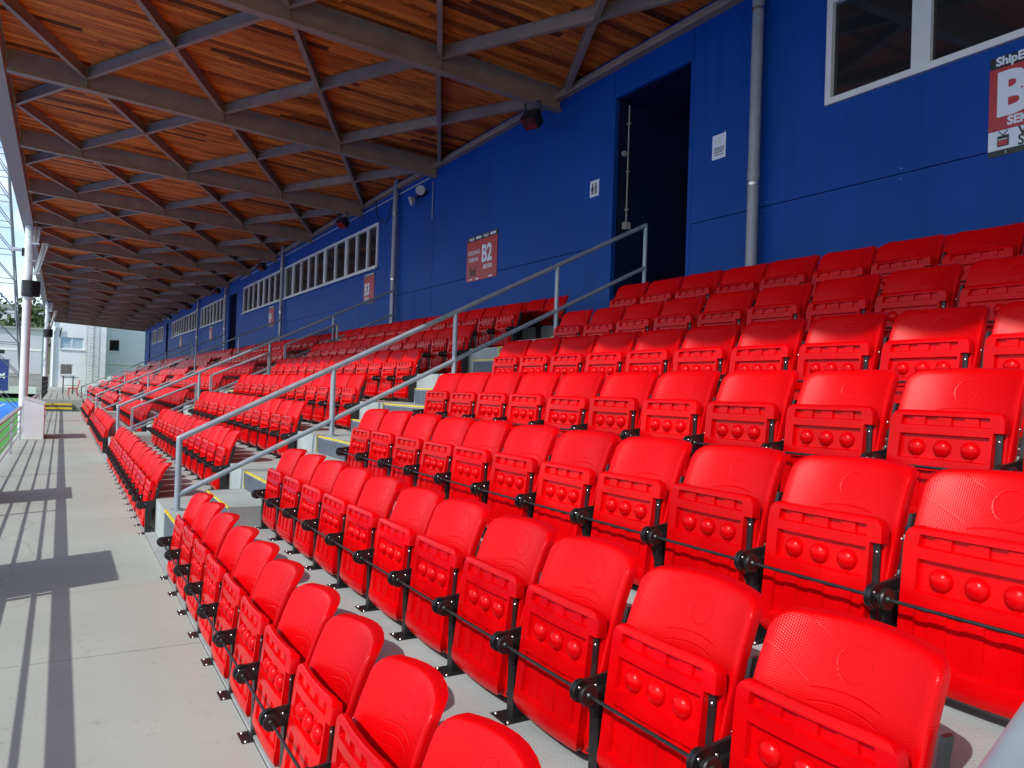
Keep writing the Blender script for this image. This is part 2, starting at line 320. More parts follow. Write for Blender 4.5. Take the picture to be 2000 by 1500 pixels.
def B(*a): return MB().box(*a)
def copy_tree(o, parent=None):
    c = o.copy(); col.objects.link(c); c.parent = parent
    for ch in KIDS.get(o.name, []): copy_tree(ch, c)
    return c
KIDS = {}
def text_mesh(s, size, mat, name='lettering', bold=0.0, ext=0.002, align='LEFT'):
    cu = bpy.data.curves.new(name, 'FONT'); cu.body = s; cu.size = size; cu.extrude = ext; cu.offset = bold; cu.align_x = align; cu.resolution_u = 3
    ob = bpy.data.objects.new(name, cu); col.objects.link(ob); bpy.context.view_layer.update()
    me = bpy.data.meshes.new_from_object(ob.evaluated_get(bpy.context.evaluated_depsgraph_get()))
    bpy.data.objects.remove(ob); bpy.data.curves.remove(cu)
    me.materials.clear(); me.materials.append(M[mat]); me.name = name
    return me
ORD = ['first', 'second', 'third', 'fourth', 'fifth', 'sixth', 'seventh', 'eighth', 'ninth', 'tenth', 'eleventh', 'twelfth', 'thirteenth', 'fourteenth', 'fifteenth', 'sixteenth', 'seventeenth', 'eighteenth']

# ------------------------------------------------------------------ layout constants
PITCHY, DROW, RISE = 0.5, 0.69, 0.338
PX0 = 0.705                      # pivot x of row 1
def pivot_x(k): return PX0 + DROW * k
def riser_x(k): return 0.16 + DROW * k
def tread_z(k): return RISE * k if k < 7 else RISE * 6 + 0.15
WALL = 6.7
YEND = 79.5
def flange_z(x): return 6.405 - (x + 0.92) * 0.0525
AISLES = [7.5, 16.15, 26.4, 36.7, 46.9]

# ------------------------------------------------------------------ ground, pitch
g = tag(part('ground', B(-900, 900, -60, 1500, -1.62, -1.6), 'grass', None), kind='structure')
g = tag(part('blue_pitch', B(-72, -3.1, -40, 104, -1.596, -1.585), 'turf', None), kind='structure')
ln = MB()
for y in (96.5, 60.0, 32.0): ln.box(-66, -5, y, y + 0.12, -1.583, -1.581)
for x in (-5.1, -66): ln.box(x, x + 0.09, -36, 96.59, -1.579, -1.577)
part('pitch_line', ln, 'line', g)
p = part('pitch_edge_path', B(-3.05, -1.0, -40, 120, -1.59, -1.57), 'grass', None); tag(p, kind='structure')

# walkway of cast slabs (joints are real gaps over a base)
wk = tag(part('walkway', B(-0.95, 0.85, -6, 38.3, -1.6, -0.012), 'strip', None), kind='structure')
ys = [-6, 0.3, 4.72, 9.25, 13.8, 18.4, 23.0, 27.6, 32.2, 38.3]
for i in range(len(ys) - 1):
    part('slab', B(-0.93, 0.752, ys[i] + 0.004, ys[i + 1] - 0.004, -0.012, 0.0), 'walk', wk)
kb = part('kerb_strip', B(0.758, 0.848, -6, 38.3, -0.012, 0.012), 'strip', wk)
# platform at the far end of the walkway, reached by two yellow steps
pf = tag(part('far_platform', B(-0.95, 0.848, 38.9, 84, -1.6, 0.50), 'walk', None), kind='structure')
fs = thing('platform_steps', 'short yellow edged steps up to the far platform', 'steps', (0, 38.3, 0))
for i in range(2):
    part('step', B(-0.62, 0.45, 0.0 + 0.3 * i, 0.597, 0.165 * i, 0.165 * (i + 1)), 'darkstep', fs)
    part('nosing', B(-0.62, 0.45, -0.014 + 0.3 * i, -0.001 + 0.3 * i, 0.165 * (i + 1) - 0.07, 0.165 * (i + 1) + 0.012), 'yellow', fs); part('nosing', B(-0.62, 0.45, 0.0 + 0.3 * i, 0.09 + 0.3 * i, 0.165 * (i + 1) + 0.001, 0.165 * (i + 1) + 0.012), 'yellow', fs)

# ------------------------------------------------------------------ terrace
prof = [(riser_x(1), -1.0)]
for k in range(1, 8):
    prof += [(riser_x(k), tread_z(k - 1) if k > 1 else -0.0), (riser_x(k), tread_z(k))]
prof += [(WALL - 0.002, tread_z(7)), (WALL - 0.002, -1.0)]
tag(part('terrace', MB().prism([(x, z) for x, z in prof], 'y', -6, YEND - 0.3), 'ter', None), kind='structure')

# ------------------------------------------------------------------ building with blue wall
bld = thing('grandstand_building', 'long blue clad building behind the red seating', 'building', (WALL, 0, 0))
ZB, ZJ, ZT = 1.6, 3.685, 6.75
def panel(y0, y1, z0, z1):
    part('wall_panel', B(0.0, 0.06, y0 + 0.005, y1 - 0.005, z0 + 0.005, z1 - 0.005), 'blue', bld)
part('wall_core', B(1.62, 1.8, -4, YEND, -1, ZT), 'dark', bld)
openings = [   # (y0, y1, sill, head, kind)
    (1.0, 5.10, 4.565, 5.68, 'w'), (7.06, 8.65, 2.125, 5.765, 'd'), (18.03, 27.2, 4.50, 5.64, 'w'), (27.75, 34.3, 4.50, 5.64, 'w'),
    (35.8, 37.7, 2.125, 5.58, 'd'), (39.0, 46.0, 4.51, 5.64, 'w'), (47.3, 59.0, 4.52, 5.64, 'w'), (61.3, 62.8, 2.125, 5.75, 'd'), (64.5, 68.0, 4.55, 5.7, 'w'), (69.2, 72.5, 4.55, 5.7, 'w'), (74.2, 75.4, 2.125, 5.7, 'd')]
CUTS = [-4.0, 2.2, 7.06, 8.65, 14.76, 19.26, 23.96, 28.6, 33.1, 35.8, 37.7, 42.2, 46.6, 50.85, 55.4, 61.3, 62.8, 68.6, 74.2, 75.4, YEND]
for a, b_ in zip(CUTS[:-1], CUTS[1:]):
    mid = (a + b_) / 2
    if any(o[4] == 'd' and o[0] <= mid <= o[1] for o in openings):
        panel(a, b_, [o for o in openings if o[0] <= mid <= o[1]][0][3], ZT); continue
    ws = [o for o in openings if o[4] == 'w' and o[1] > a + 0.01 and o[0] < b_ - 0.01]
    panel(a, b_, ZB, ZJ)
    if not ws: panel(a, b_, ZJ, ZT); continue
    s_, h_ = ws[0][2], ws[0][3]; g_ = 0.005
    pn_ = MB(); pn_.box(0, 0.06, a + g_, b_ - g_, ZJ + g_, s_); pn_.box(0, 0.06, a + g_, b_ - g_, h_, ZT - g_)
    y = a + g_
    for o in ws:
        if o[0] > y: pn_.box(0, 0.06, y, o[0], s_, h_)
        y = max(y, o[1])
    if y < b_ - g_: pn_.box(0, 0.06, y, b_ - g_, s_, h_)
    part('wall_panel', pn_, 'blue', bld)
def window(y0, y1, z0, z1, muls, heavy=()):
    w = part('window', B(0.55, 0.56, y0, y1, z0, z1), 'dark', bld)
    f = MB(); t = 0.07
    f.box(-0.035, 0.05, y0 + 0.005, y1 - 0.005, z0 + 0.006, z0 + t); f.box(-0.035, 0.05, y0 + 0.005, y1 - 0.005, z1 - t, z1 - 0.006)
    f.box(-0.035, 0.05, y0 + 0.005, y0 + t, z0 + t, z1 - t); f.box(-0.035, 0.05, y1 - t, y1 - 0.005, z0 + t, z1 - t)
    for mY in muls:
        hw = 0.09 if mY in heavy else 0.045
        f.box(-0.025, 0.045, mY - hw, mY + hw, z0 + t, z1 - t)
    part('frame', f, 'frame', w)
    if y0 > 10: part('sill', B(-0.09, -0.036, y0 - 0.03, y1 + 0.03, z0 - 0.03, z0 + 0.012), 'frame', w)
    ed = [y0 + t] + sorted(muls) + [y1 - t]
    for a, b_ in zip(ed[:-1], ed[1:]): part('pane', B(0.018, 0.024, a, b_, z0 + t, z1 - t), 'glass', w)
    # a few dim things behind the glass: back wall strip and blinds edge
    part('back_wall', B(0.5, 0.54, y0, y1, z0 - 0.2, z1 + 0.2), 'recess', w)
window(1.0, 5.10, 4.565, 5.68, [2.05, 3.07, 4.09], (4.09,))
window(18.03, 27.2, 4.50, 5.64, [18.79, 19.64, 20.5, 21.48, 22.49, 23.44, 24.25, 25.16, 26.12], (22.49, 20.5, 26.12))
window(27.75, 34.3, 4.50, 5.64, [28.7, 29.6, 30.5, 31.45, 32.4, 33.35], (30.5, 31.45))
window(39.0, 46.0, 4.51, 5.64, [40, 41, 42, 43, 44, 45], (42,))
window(47.3, 59.0, 4.52, 5.64, [48.5, 49.6, 50.8, 52, 53.2, 54.3, 55.5, 56.7, 57.9], (50.8, 54.3))
window(64.5, 68.0, 4.55, 5.7, [65.7, 66.8]); window(69.2, 72.5, 4.55, 5.7, [70.3, 71.4])
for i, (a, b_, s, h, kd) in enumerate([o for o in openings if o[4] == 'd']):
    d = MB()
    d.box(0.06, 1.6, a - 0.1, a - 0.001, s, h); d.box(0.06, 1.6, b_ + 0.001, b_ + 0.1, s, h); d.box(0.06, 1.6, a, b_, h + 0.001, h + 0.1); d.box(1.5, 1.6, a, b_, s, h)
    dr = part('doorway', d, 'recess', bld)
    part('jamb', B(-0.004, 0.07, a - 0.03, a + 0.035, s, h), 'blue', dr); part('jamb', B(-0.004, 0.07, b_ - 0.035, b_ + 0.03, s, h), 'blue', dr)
# panel fixings: small screw heads in rows, and a few loose ends of old wiring clips
fx = MB()
for y in np.arange(1.2, 35, 1.55):
    for z in (ZJ + 0.05, ZJ - 0.05):
        if not any(o[4] == 'd' and o[0] - 0.1 < y < o[1] + 0.1 for o in openings): fx.dome((0, y + 0.04 * math.sin(y * 7), z), 0.008, (-1, 0, 0), 6, 2, 0.6)
tag(part('fixing', fx, 'galv', bld), kind='stuff')
# ceiling ledger where roof meets wall
part('wall_ledger', B(-0.12, -0.002, -4, YEND, 6.17, 6.27), 'beam', bld)

# ------------------------------------------------------------------ roof
roof = thing('grandstand_roof', 'timber lined steel roof over the seating', 'roof', (0, 0, 0))
BEAMY = [10.05 + 4.63 * j for j in range(-2, 16)]
XE = -0.92
def ibeam(mb, a, b_, w, h, tf=0.018, tw=0.012):
    a = Vector(a); b_ = Vector(b_)      # a,b on the bottom centre line
    up_ = Vector((0, 0, h))
    mb.beam(a + up_, b_ + up_, w, tf); mb.beam(a + Vector((0, 0, tf)), b_ + Vector((0, 0, tf)), w, tf); mb.beam(a + Vector((0, 0, h - tf)), b_ + Vector((0, 0, h - tf)), tw, h - 2 * tf)
NODES = [0.2, 2.38, 4.56]
for yb in BEAMY:
    mb = MB(); ibeam(mb, (XE, yb, flange_z(XE)), (WALL - 0.01, yb, flange_z(WALL)), 0.145, 0.36)
    bo = part('main_beam', mb, 'beam', roof)
    st = MB()
    for xn in NODES: st.box(xn - 0.008, xn + 0.008, yb - 0.07, yb + 0.07, flange_z(xn) + 0.02, flange_z(xn) + 0.34)
    part('stiffener', st, 'beam', bo)
allx = [-1.98, 0.2, 2.38, 4.56, 6.74]
for j in range(len(BEAMY) - 1):
    ya, yb = BEAMY[j] + 0.03, BEAMY[j + 1] - 0.03
    for i in range(4):
        for fam in (0, 1):
            xa, xb = (allx[i], allx[i + 1]) if fam == 0 else (allx[i + 1], allx[i])
            t0, t1 = 0.0, 1.0
            lo, hi = XE + 0.02, WALL - 0.02
            f = lambda t: xa + (xb - xa) * t
            ts = sorted([(lo - xa) / (xb - xa), (hi - xa) / (xb - xa)]); t0 = max(0, ts[0]); t1 = min(1, ts[1])
            if t1 - t0 < 0.05: continue
            P = [(f(t), ya + (yb - ya) * t) for t in (t0, t1)]
            dz = 0.175 + 0.004 * fam
            mb = MB(); ibeam(mb, (P[0][0], P[0][1], flange_z(P[0][0]) + dz), (P[1][0], P[1][1], flange_z(P[1][0]) + dz), 0.072 - 0.003 * fam, 0.178, 0.012, 0.02)
            part('diagonal_beam', mb, 'beam', roof)
for j in range(len(BEAMY) - 1):
    ym = (BEAMY[j] + BEAMY[j + 1]) / 2
    if ym > 32: break
    for xm in (1.29, 3.47, 5.65):
        zc_ = flange_z(xm) + 0.172
        gp = part('gusset_plate', B(xm - 0.055, xm + 0.055, ym - 0.08, ym + 0.08, zc_ - 0.006, zc_ + 0.001), 'beam', roof)
part('eave_beam', B(-1.27, -0.963, -6, YEND, 6.48, 7.2), 'pinkdirt', roof)
def deck_z(x): return flange_z(x) + 0.366
# planks run from eave to wall; the nearest ones are single boards
PW = 0.135
def plank_rows(y0, y1, seed):
    rnd = random.Random(seed); y = y0
    while y < y1 - 0.01:
        x = XE - 0.02; first = True
        while x < WALL - 0.02:
            Ln = rnd.uniform(0.6, 3.4) if first else rnd.choice((1.4, 2.2, 2.6, 3.1, 3.9)); first = False
            xe = min(WALL - 0.005, x + Ln)
            if WALL - xe < 0.4: xe = WALL - 0.005
            yield x, xe, y, rnd.uniform(-0.004, 0.004)
            x = xe
        y += PW
def plank(mb, x0, x1, y, dz, ox=0, oy=0, oz=0):
    a, b_, g_ = 0.003, 0.003, 0.006
    z0, z1 = deck_z(x0) + dz, deck_z(x1) + dz
    y0, y1 = y + g_ / 2, y + PW - g_ / 2; x0 += a; x1 -= b_
    mb.add([(x0 - ox, y0 - oy, z0 - oz), (x1 - ox, y0 - oy, z1 - oz), (x1 - ox, y1 - oy, z1 - oz), (x0 - ox, y1 - oy, z0 - oz),
            (x0 - ox, y0 - oy, z0 + 0.022 - oz), (x1 - ox, y0 - oy, z1 + 0.022 - oz), (x1 - ox, y1 - oy, z1 + 0.022 - oz), (x0 - ox, y1 - oy, z0 + 0.022 - oz)],
           [(3, 2, 1, 0), (4, 5, 6, 7), (0, 1, 5, 4), (1, 2, 6, 5), (2, 3, 7, 6), (3, 0, 4, 7)])
deck = part('roof_deck', MB().add([(-1.22, -6, deck_z(-1.22) + 0.03), (WALL + 1.5, -6, deck_z(WALL + 1.5) + 0.03), (WALL + 1.5, YEND, deck_z(WALL + 1.5) + 0.03), (-1.22, YEND, deck_z(-1.22) + 0.03),
     (-1.22, -6, deck_z(-1.22) + 0.12), (WALL + 1.5, -6, deck_z(WALL + 1.5) + 0.12), (WALL + 1.5, YEND, deck_z(WALL + 1.5) + 0.12), (-1.22, YEND, deck_z(-1.22) + 0.12)],
     [(3, 2, 1, 0), (4, 5, 6, 7), (0, 1, 5, 4), (1, 2, 6, 5), (2, 3, 7, 6), (3, 0, 4, 7)]), 'metalroof', roof)
npl = 0; far = MB()
for (x0, x1, y, dz) in plank_rows(6.0, YEND - 0.1, 3):
    if y > 8.0 and npl < 300:
        mb = MB(); plank(mb, x0, x1, y, dz); part('plank', mb, 'wood', deck); npl += 1
    else: plank(far, x0, x1, y, dz)
for (x0, x1, y, dz) in plank_rows(-5.9, 5.9, 5): plank(far, x0, x1, y, dz)
tag(part('planking', far, 'wood', deck), kind='stuff')

# ------------------------------------------------------------------ stairs in the aisles
def stairs(yr, label):
    t = thing('aisle_stairs', label, 'stairs', (0, yr, 0), 'stairs between the seat blocks')
    y0, y1 = -1.05, 0.05
    for k in range(1, 8):
        zt = tread_z(k); zb = tread_z(k - 1); zh = (zt + zb) / 2; x = riser_x(k)
        if k == 1:
            part('riser_cover', B(x - 0.004, x - 0.0005, y0 + 0.03, y1 - 0.03, 0.004, zt - 0.02), 'darkstep', t); part('edge_stripe', B(x - 0.006, x + 0.014, y0, y1 + 0.001, zt - 0.008, zt + 0.003), 'yellow', t); continue
        s = part('step', B(x - 0.34, x - 0.001, y0, y1, zb + 0.001, zh), 'ter', t)
        part('riser_cover', B(x - 0.344, x - 0.3405, y0 + 0.03, y1 - 0.03, zb + 0.004, zh - 0.02), 'darkstep', s)
        part('edge_stripe', B(x - 0.346, x - 0.332, y0, y1 + 0.001, zh - 0.008, zh + 0.003), 'yellow', s)
        part('riser_cover', B(x - 0.004, x - 0.0005, y0 + 0.03, y1 - 0.03, zh + 0.004, zt - 0.02), 'darkstep', s)
        part('edge_stripe', B(x - 0.006, x + 0.014, y0, y1 + 0.001, zt - 0.008, zt + 0.003), 'yellow', s)
        part('edge_stripe', B(x - 0.007, x - 0.0008, y1 - 0.018, y1 + 0.001, zh + 0.003, zt - 0.0085), 'yellow', s)
    return t
names = ['grey stairs with yellow edges beside the nearest handrail', 'stairs with yellow edges just past the glass divider', 'third flight of stairs from the camera', 'fourth flight of stairs from the camera', 'farthest flight of stairs up the seating']
for yr, nm in zip(AISLES, names): stairs(yr, nm)

# ------------------------------------------------------------------ handrails
RAILX = [0.946, 2.36, 3.71, 5.04, 6.38]
def rail_z(x): return 0.995 + (x - 0.946) * 0.4995
def handrail(yr, label, n=14, r=0.027):
    t = thing('handrail', label, 'handrail', (0, yr, 0), 'handrails up the seating stairs')
    mb = MB(); mb.tube((RAILX[0], 0, rail_z(RAILX[0])), (RAILX[-1], 0, rail_z(RAILX[-1])), r, n); mb.dome((RAILX[0], 0, rail_z(RAILX[0])), r, (-1, 0, -0.5), n, 3); mb.dome((RAILX[-1], 0, rail_z(RAILX[-1])), r, (1, 0, 0.5), n, 3)
    part('top_rail', mb, 'railp', t, angle=50)
    part('middle_rail', MB().tube((RAILX[0], 0, rail_z(RAILX[0]) - 0.52), (RAILX[-1], 0, rail_z(RAILX[-1]) - 0.545), r * 0.92, n), 'railp', t, angle=50)
    for x in RAILX:
        k = max([q for q in range(0, 8) if riser_x(q) <= x or q == 0]); zb = tread_z(k) if x > riser_x(1) else 0
        p_ = part('post', MB().tube((x, 0, zb), (x, 0, rail_z(x) - 0.002), r * 0.98, n), 'railp', t, angle=50)
        part('foot_plate', MB().tube((x, 0, zb + 0.001), (x, 0, zb + 0.012), 0.06, 14), 'railp', p_, angle=50)
names = ['grey tubular handrail with five posts rising to the open doorway', 'second handrail from the camera, ending beside the grey downpipe', 'third handrail from the camera', 'fourth handrail from the camera', 'farthest handrail up the seating']
for yr, nm in zip(AISLES, names): handrail(yr, nm)
# the photographer's own aisle: lower end of its handrail cuts the bottom right corner
hr = thing('handrail', 'blurred pale grey rail cutting the bottom right corner', 'handrail', (0, 0, 0), 'handrails up the seating stairs')
def at(pxx, pyy, dep):
    d = fw * FPX + rt * (pxx - 1000) - up * (pyy - 750); d = d / d.dot(fw); return Vector((0, 0, ZC)) + d * dep
RA, RB = at(1935, 1560, 0.80), at(2180, 1180, 1.15)
RL = RA + (RA - RB) * 0.25; RH = RB + (RB - RA) * 6
part('top_rail', MB().tube(RL, RH, 0.024, 20), 'railp', hr, angle=50)
part('post', MB().tube((RL.x, RL.y, 0.0), RL, 0.0235, 16), 'railp', hr, angle=50)
q = RB + (RB - RA) * 2.2; part('post', MB().tube((q.x, q.y, 0.3), q, 0.0235, 16), 'railp', hr, angle=50)

# ------------------------------------------------------------------ seats
def build_seat():
    out = {}
    PZ = 0.285
    # ---- pan, folded up; coordinates relative to the pivot (x back, y across, z up)
    us = [-0.2175, -0.214, -0.206, -0.203, -0.182, -0.179, -0.168, -0.164, -0.128, -0.125, -0.075, -0.072, -0.03, -0.027]
    us = us + [-u for u in reversed(us)]
    vsl = [0.05, 0.054, 0.066, 0.085, 0.115, 0.124, 0.128, 0.15, 0.185, 0.21, 0.235, 0.266, 0.270, 0.312, 0.316, 0.404, 0.408, 0.422, 0.425, 0.440, 0.444, 0.474, 0.478, 0.488, 0.496, 0.5]
    def hw(v):
        h = 0.2175
        if v > 0.455: t = (v - 0.455) / 0.045; h -= 0.042 * (1 - math.sqrt(max(0, 1 - t * t)))
        if v < 0.09: t = (0.09 - v) / 0.04; h -= 0.036 * (1 - math.sqrt(max(0, 1 - min(1, t) ** 2)))
        return h
    def xf(u, v):
        x = 0.036 + 0.052 * (v - 0.05) / 0.45
        x -= 0.010 * (1 - (u / 0.2175) ** 2)                      # underside bows forward
        if v < 0.126: x += 0.016 * ((0.126 - v) / 0.076) ** 2 - 0.006 * math.sin(math.pi * (v - 0.05) / 0.076)
        if v > 0.484: x += 0.007 * ((v - 0.484) / 0.016) ** 2
        a = abs(u)
        rec = 0
        if a <= 0.1665:
            if 0.442 <= v <= 0.476: rec = 0.017
            elif 0.314 <= v <= 0.406: rec = 0.017
            elif 0.126 <= v <= 0.268: rec = 0.015
            if rec and (v > 0.42 or v < 0.3):
                if 0.0735 < a < 0.1265: rec = 0.008
                elif a < 0.0285: rec = 0.008
        if u <= -0.1805 and v <= 0.4235: rec = 0.028
        if a > 0.2145: x += 0.008
        return x + rec
    def xb(u, v):
        x = 0.036 + 0.052 * (v - 0.05) / 0.45 + 0.046 - 0.012 * max(0, (v - 0.3) / 0.2)
        return x - 0.012 * (1 - (u / 0.2175) ** 2) + (0.012 if v < 0.07 or v > 0.49 else 0) * -1
    mb = MB(); nu, nv = len(us), len(vsl)
    F = []; K = []
    for v in vsl:
        for u in us:
            s = hw(v) / 0.2175
            F.append((xf(u, v), u * s, v - PZ)); K.append((xb(u, v), u * s, v - PZ))
    fs = []
    for j in range(nv - 1):
        for i in range(nu - 1):
            a = j * nu + i; fs.append((a, a + nu, a + nu + 1, a + 1)); b_ = a + nu * nv; fs.append((b_, b_ + 1, b_ + nu + 1, b_ + nu))
    N = nu * nv
    for i in range(nu - 1): fs.append((i, i + 1, i + 1 + N, i + N)); q = (nv - 1) * nu; fs.append((q + i, q + i + N, q + i + 1 + N, q + i + 1))
    for j in range(nv - 1): a = j * nu; fs.append((a, a + N, a + nu + N, a + nu)); c = j * nu + nu - 1; fs.append((c, c + nu, c + nu + N, c + N))
    mb.add(F + K, fs)
    for u in (-0.1, 0.0, 0.1):
        x = xf(u, 0.357); mb.dome((x, u, 0.355 - PZ), 0.034, (-1, 0, 0), 14, 5, 0.78)
        mb.box(x - 0.010, x + 0.002, u - 0.008, u + 0.008, 0.316 - PZ, 0.345 - PZ)
    out['pan'] = mb.mesh('seat_pan', 'red', angle=38)
    hb = MB()
    hb.prism([(xf(-0.19, 0.2) - 0.010, 0.06 - PZ), (xf(-0.19, 0.2) - 0.002, 0.06 - PZ), (xf(-0.19, 0.42) - 0.004, 0.42 - PZ), (xf(-0.19, 0.42) - 0.012, 0.42 - PZ)], 'y', -0.0115, 0.0115)
    out['hinge'] = hb.mesh('hinge_bar', 'black')
    sc = MB()
    for v in (0.395, 0.085): sc.dome((xf(-0.19, 0.2) - 0.011 + (xf(-0.19, .42) - xf(-0.19, .2)) * (v - 0.06) / 0.36, 0, v - PZ), 0.0062, (-1, 0, 0), 8, 2, 0.7)
    out['hscrew'] = sc.mesh('screw', 'steel', smooth=True)
    # ---- backrest
    def bx(u, v): 
        t = (v - 0.27) / 0.40
        return 0.132 + 0.088 * t + 0.040 * t ** 3 - 0.062 * (u / 0.21) ** 2 * (1 - 0.1 * t) + 0.018
    def outline(n_c=7):
        pts = []
        def corner(cu, cv, r, a0, a1):
            for i in range(n_c): 
                a = a0 + (a1 - a0) * i / (n_c - 1); pts.append((cu + r * math.cos(a), cv + r * math.sin(a)))
        ht, hb_ = 0.225, 0.230; rt_, rb_ = 0.052, 0.02
        corner(ht - rt_, 0.662 - rt_, rt_, 0, math.pi / 2)
        for i in range(1, 6): pts.append(((ht - rt_) * (1 - i / 3), 0.662 + 0.006 * math.sin(math.pi * i / 6)))
        corner(-ht + rt_, 0.662 - rt_, rt_, math.pi / 2, math.pi)
        for i in range(1, 5): pts.append((-ht - (hb_ - ht) * i / 5, 0.596 + (0.29 - 0.596) * i / 5))
        corner(-hb_ + rb_, 0.27 + rb_, rb_, math.pi, 1.5 * math.pi)
        for i in range(1, 6): pts.append((-(hb_ - rb_) * (1 - i / 3), 0.27))
        corner(hb_ - rb_, 0.27 + rb_, rb_, 1.5 * math.pi, 2 * math.pi)
        for i in range(1, 5): pts.append((hb_ - (hb_ - ht) * i / 5, 0.29 + (0.596 - 0.29) * i / 5))
        return pts
    ol = outline(); n_ = len(ol); cu, cv = 0.0, 0.47
    rings = [(1.0, 0.042), (1.0, 0.022), (0.992, 0.010), (0.978, 0.0035), (0.955, 0.0), (0.85, 0), (0.7, 0), (0.5, 0), (0.3, 0), (0.12, 0)]
    mb = MB(); V = []; fs = []
    for s, d in rings:
        for (u, v) in ol:
            uu, vv = cu + (u - cu) * s, cv + (v - cv) * s; V.append((bx(uu, vv) + d, uu, vv))
    for j in range(len(rings) - 1):
        for i in range(n_): fs.append((j * n_ + i, j * n_ + (i + 1) % n_, (j + 1) * n_ + (i + 1) % n_, (j + 1) * n_ + i))
    V.append((bx(cu, cv), cu, cv)); q = (len(rings) - 1) * n_
    for i in range(n_): fs.append((q + i, q + (i + 1) % n_, len(V) - 1))
    # back skin 14 mm behind
    o = len(V)
    for s in (0.985, 0.93, 0.6, 0.3):
        for (u, v) in ol:
            uu, vv = cu + (u - cu) * s, cv + (v - cv) * s; V.append((bx(uu, vv) + (0.042 if s > 0.98 else 0.012), uu, vv))
    for i in range(n_): fs.append((i, (i + 1) % n_, o + (i + 1) % n_, o + i))
    for j in range(3):
        for i in range(n_): fs.append((o + j * n_ + i, o + j * n_ + (i + 1) % n_, o + (j + 1) * n_ + (i + 1) % n_, o + (j + 1) * n_ + i))
    V.append((bx(cu, cv) + 0.012, cu, cv))
    for i in range(n_): fs.append((o + 3 * n_ + i, o + 3 * n_ + (i + 1) % n_, len(V) - 1))
    mb.add(V, fs); out['back'] = mb.mesh('backrest', 'back', angle=40)
    sc = MB()
    for s in (-1, 1):
        for v in (0.33, 0.44):
            sc.dome((bx(0.21, v) + 0.028, s * 0.2265, v), 0.0062, (-0.25, s, 0), 8, 2, 0.9)
    out['bscrew'] = sc.mesh('screw', 'steel', smooth=True)
    # ---- supports (at y = 0 of the bracket plane)
    arm = MB()
    pl = [(0.034 * math.cos(a), PZ + 0.034 * math.sin(a)) for a in [math.pi / 2 + math.pi * i / 8 for i in range(9)]]
    pl += [(0.05, PZ - 0.034), (0.06, PZ - 0.06), (0.10, PZ - 0.06), (0.135, PZ - 0.03), (0.200, PZ + 0.235), (0.168, PZ + 0.235), (0.125, PZ + 0.055), (0.11, PZ + 0.046)]
    arm.prism(pl, 'y', -0.006, 0.006)
    out['arm'] = arm.mesh('support_arm', 'black', angle=35)
    dsc = MB()
    for s in (-1, 1):
        if s > 0: dsc.tube((0, 0.0062, PZ), (0, 0.014, PZ), 0.036, 18); dsc.tube((0, 0.014, PZ), (0, 0.03, PZ), 0.013, 12, 0.010)
        else: dsc.tube((0, -0.0062, PZ), (0, -0.028, PZ), 0.012, 12); dsc.tube((0, -0.028, PZ), (0, -0.034, PZ), 0.031, 18, 0.033); dsc.tube((0, -0.034, PZ), (0, -0.037, PZ), 0.028, 18); dsc.tube((0, -0.037, PZ), (0, -0.043, PZ), 0.033, 18, 0.031); dsc.tube((0, -0.043, PZ), (0, -0.05, PZ), 0.014, 12, 0.010)
    out['disc'] = dsc.mesh('pivot_disc', 'black', angle=40)
    out['rod'] = MB().tube((0, 0.03, PZ), (0, 0.455, PZ), 0.0058, 8).mesh('pivot_rod', 'black', angle=40)
    out['post'] = B(0.050, 0.106, -0.022, 0.022, 0.004, PZ + 0.01).mesh('leg', 'black')
    bpq = B(0.0, 0.150, -0.058, 0.058, 0.001, 0.008)
    out['plate'] = bpq.mesh('base_plate', 'black')
    bo = MB()
    for xx in (0.018, 0.132):
        for yy in (-0.044, 0.044): bo.dome((xx, yy, 0.008), 0.007, (0, 0, 1), 8, 2, 0.9)
    out['bolt'] = bo.mesh('bolt', 'steel', smooth=True)
    ps = MB().dome((-0.012, -0.006, PZ + 0.014), 0.006, (0, -1, 0), 8, 2, 0.8); ps.dome((0.05, -0.006, PZ + 0.012), 0.006, (0, -1, 0), 8, 2, 0.8)
    out['pscrew'] = ps.mesh('screw', 'steel', smooth=True)
    return out
SM = build_seat()
def tiny(o): o['kind'] = 'stuff'; return o
def bracket(root, y):
    link('support_arm', SM['arm'], root, (0, y, 0)); d = link('pivot_disc', SM['disc'], root, (0, y, 0)); tiny(link('screw', SM['pscrew'], d))
    p = link('leg', SM['post'], root, (0, y, 0)); b_ = link('base_plate', SM['plate'], root, (0, y, 0)); tiny(link('bolt', SM['bolt'], b_))
def seat(x, y, z, label, group, down=False, end=False, fine=True):
    """y is the near (right-hand) bracket; the seat spans y .. y+0.5"""
    root = thing('folding_seat', label, 'seat', (x, y, z), group)
    yc = 0.25
    bk = link('backrest', SM['back'], root, (0, yc, 0)); 
    if fine: tiny(link('screw', SM['bscrew'], bk))
    pn = link('seat_pan', SM['pan'], root, (0, yc, 0.285))
    for s in (-1,):
        h = link('hinge_bar', SM['hinge'], pn, (0, s * 0.1925, 0))
        if fine: tiny(link('screw', SM['hscrew'], pn, (0, s * 0.1925, 0)))
    if down: pn.rotation_euler = (0, R(-78), 0)
    else: pn.rotation_euler = (R(random.uniform(-0.4, 0.4)), R(random.uniform(-2.6, 2.2)), 0)
    bk.rotation_euler = (R(random.uniform(-0.3, 0.3)), R(random.uniform(-0.7, 0.7)), R(random.uniform(-0.5, 0.5)))
    link('pivot_rod', SM['rod'], root)
    bracket(root, 0)
    if end: bracket(root, 0.5)
    return root
rows_txt = ['front row', 'second row', 'third row', 'fourth row', 'fifth row', 'sixth row', 'seventh row', 'top row']
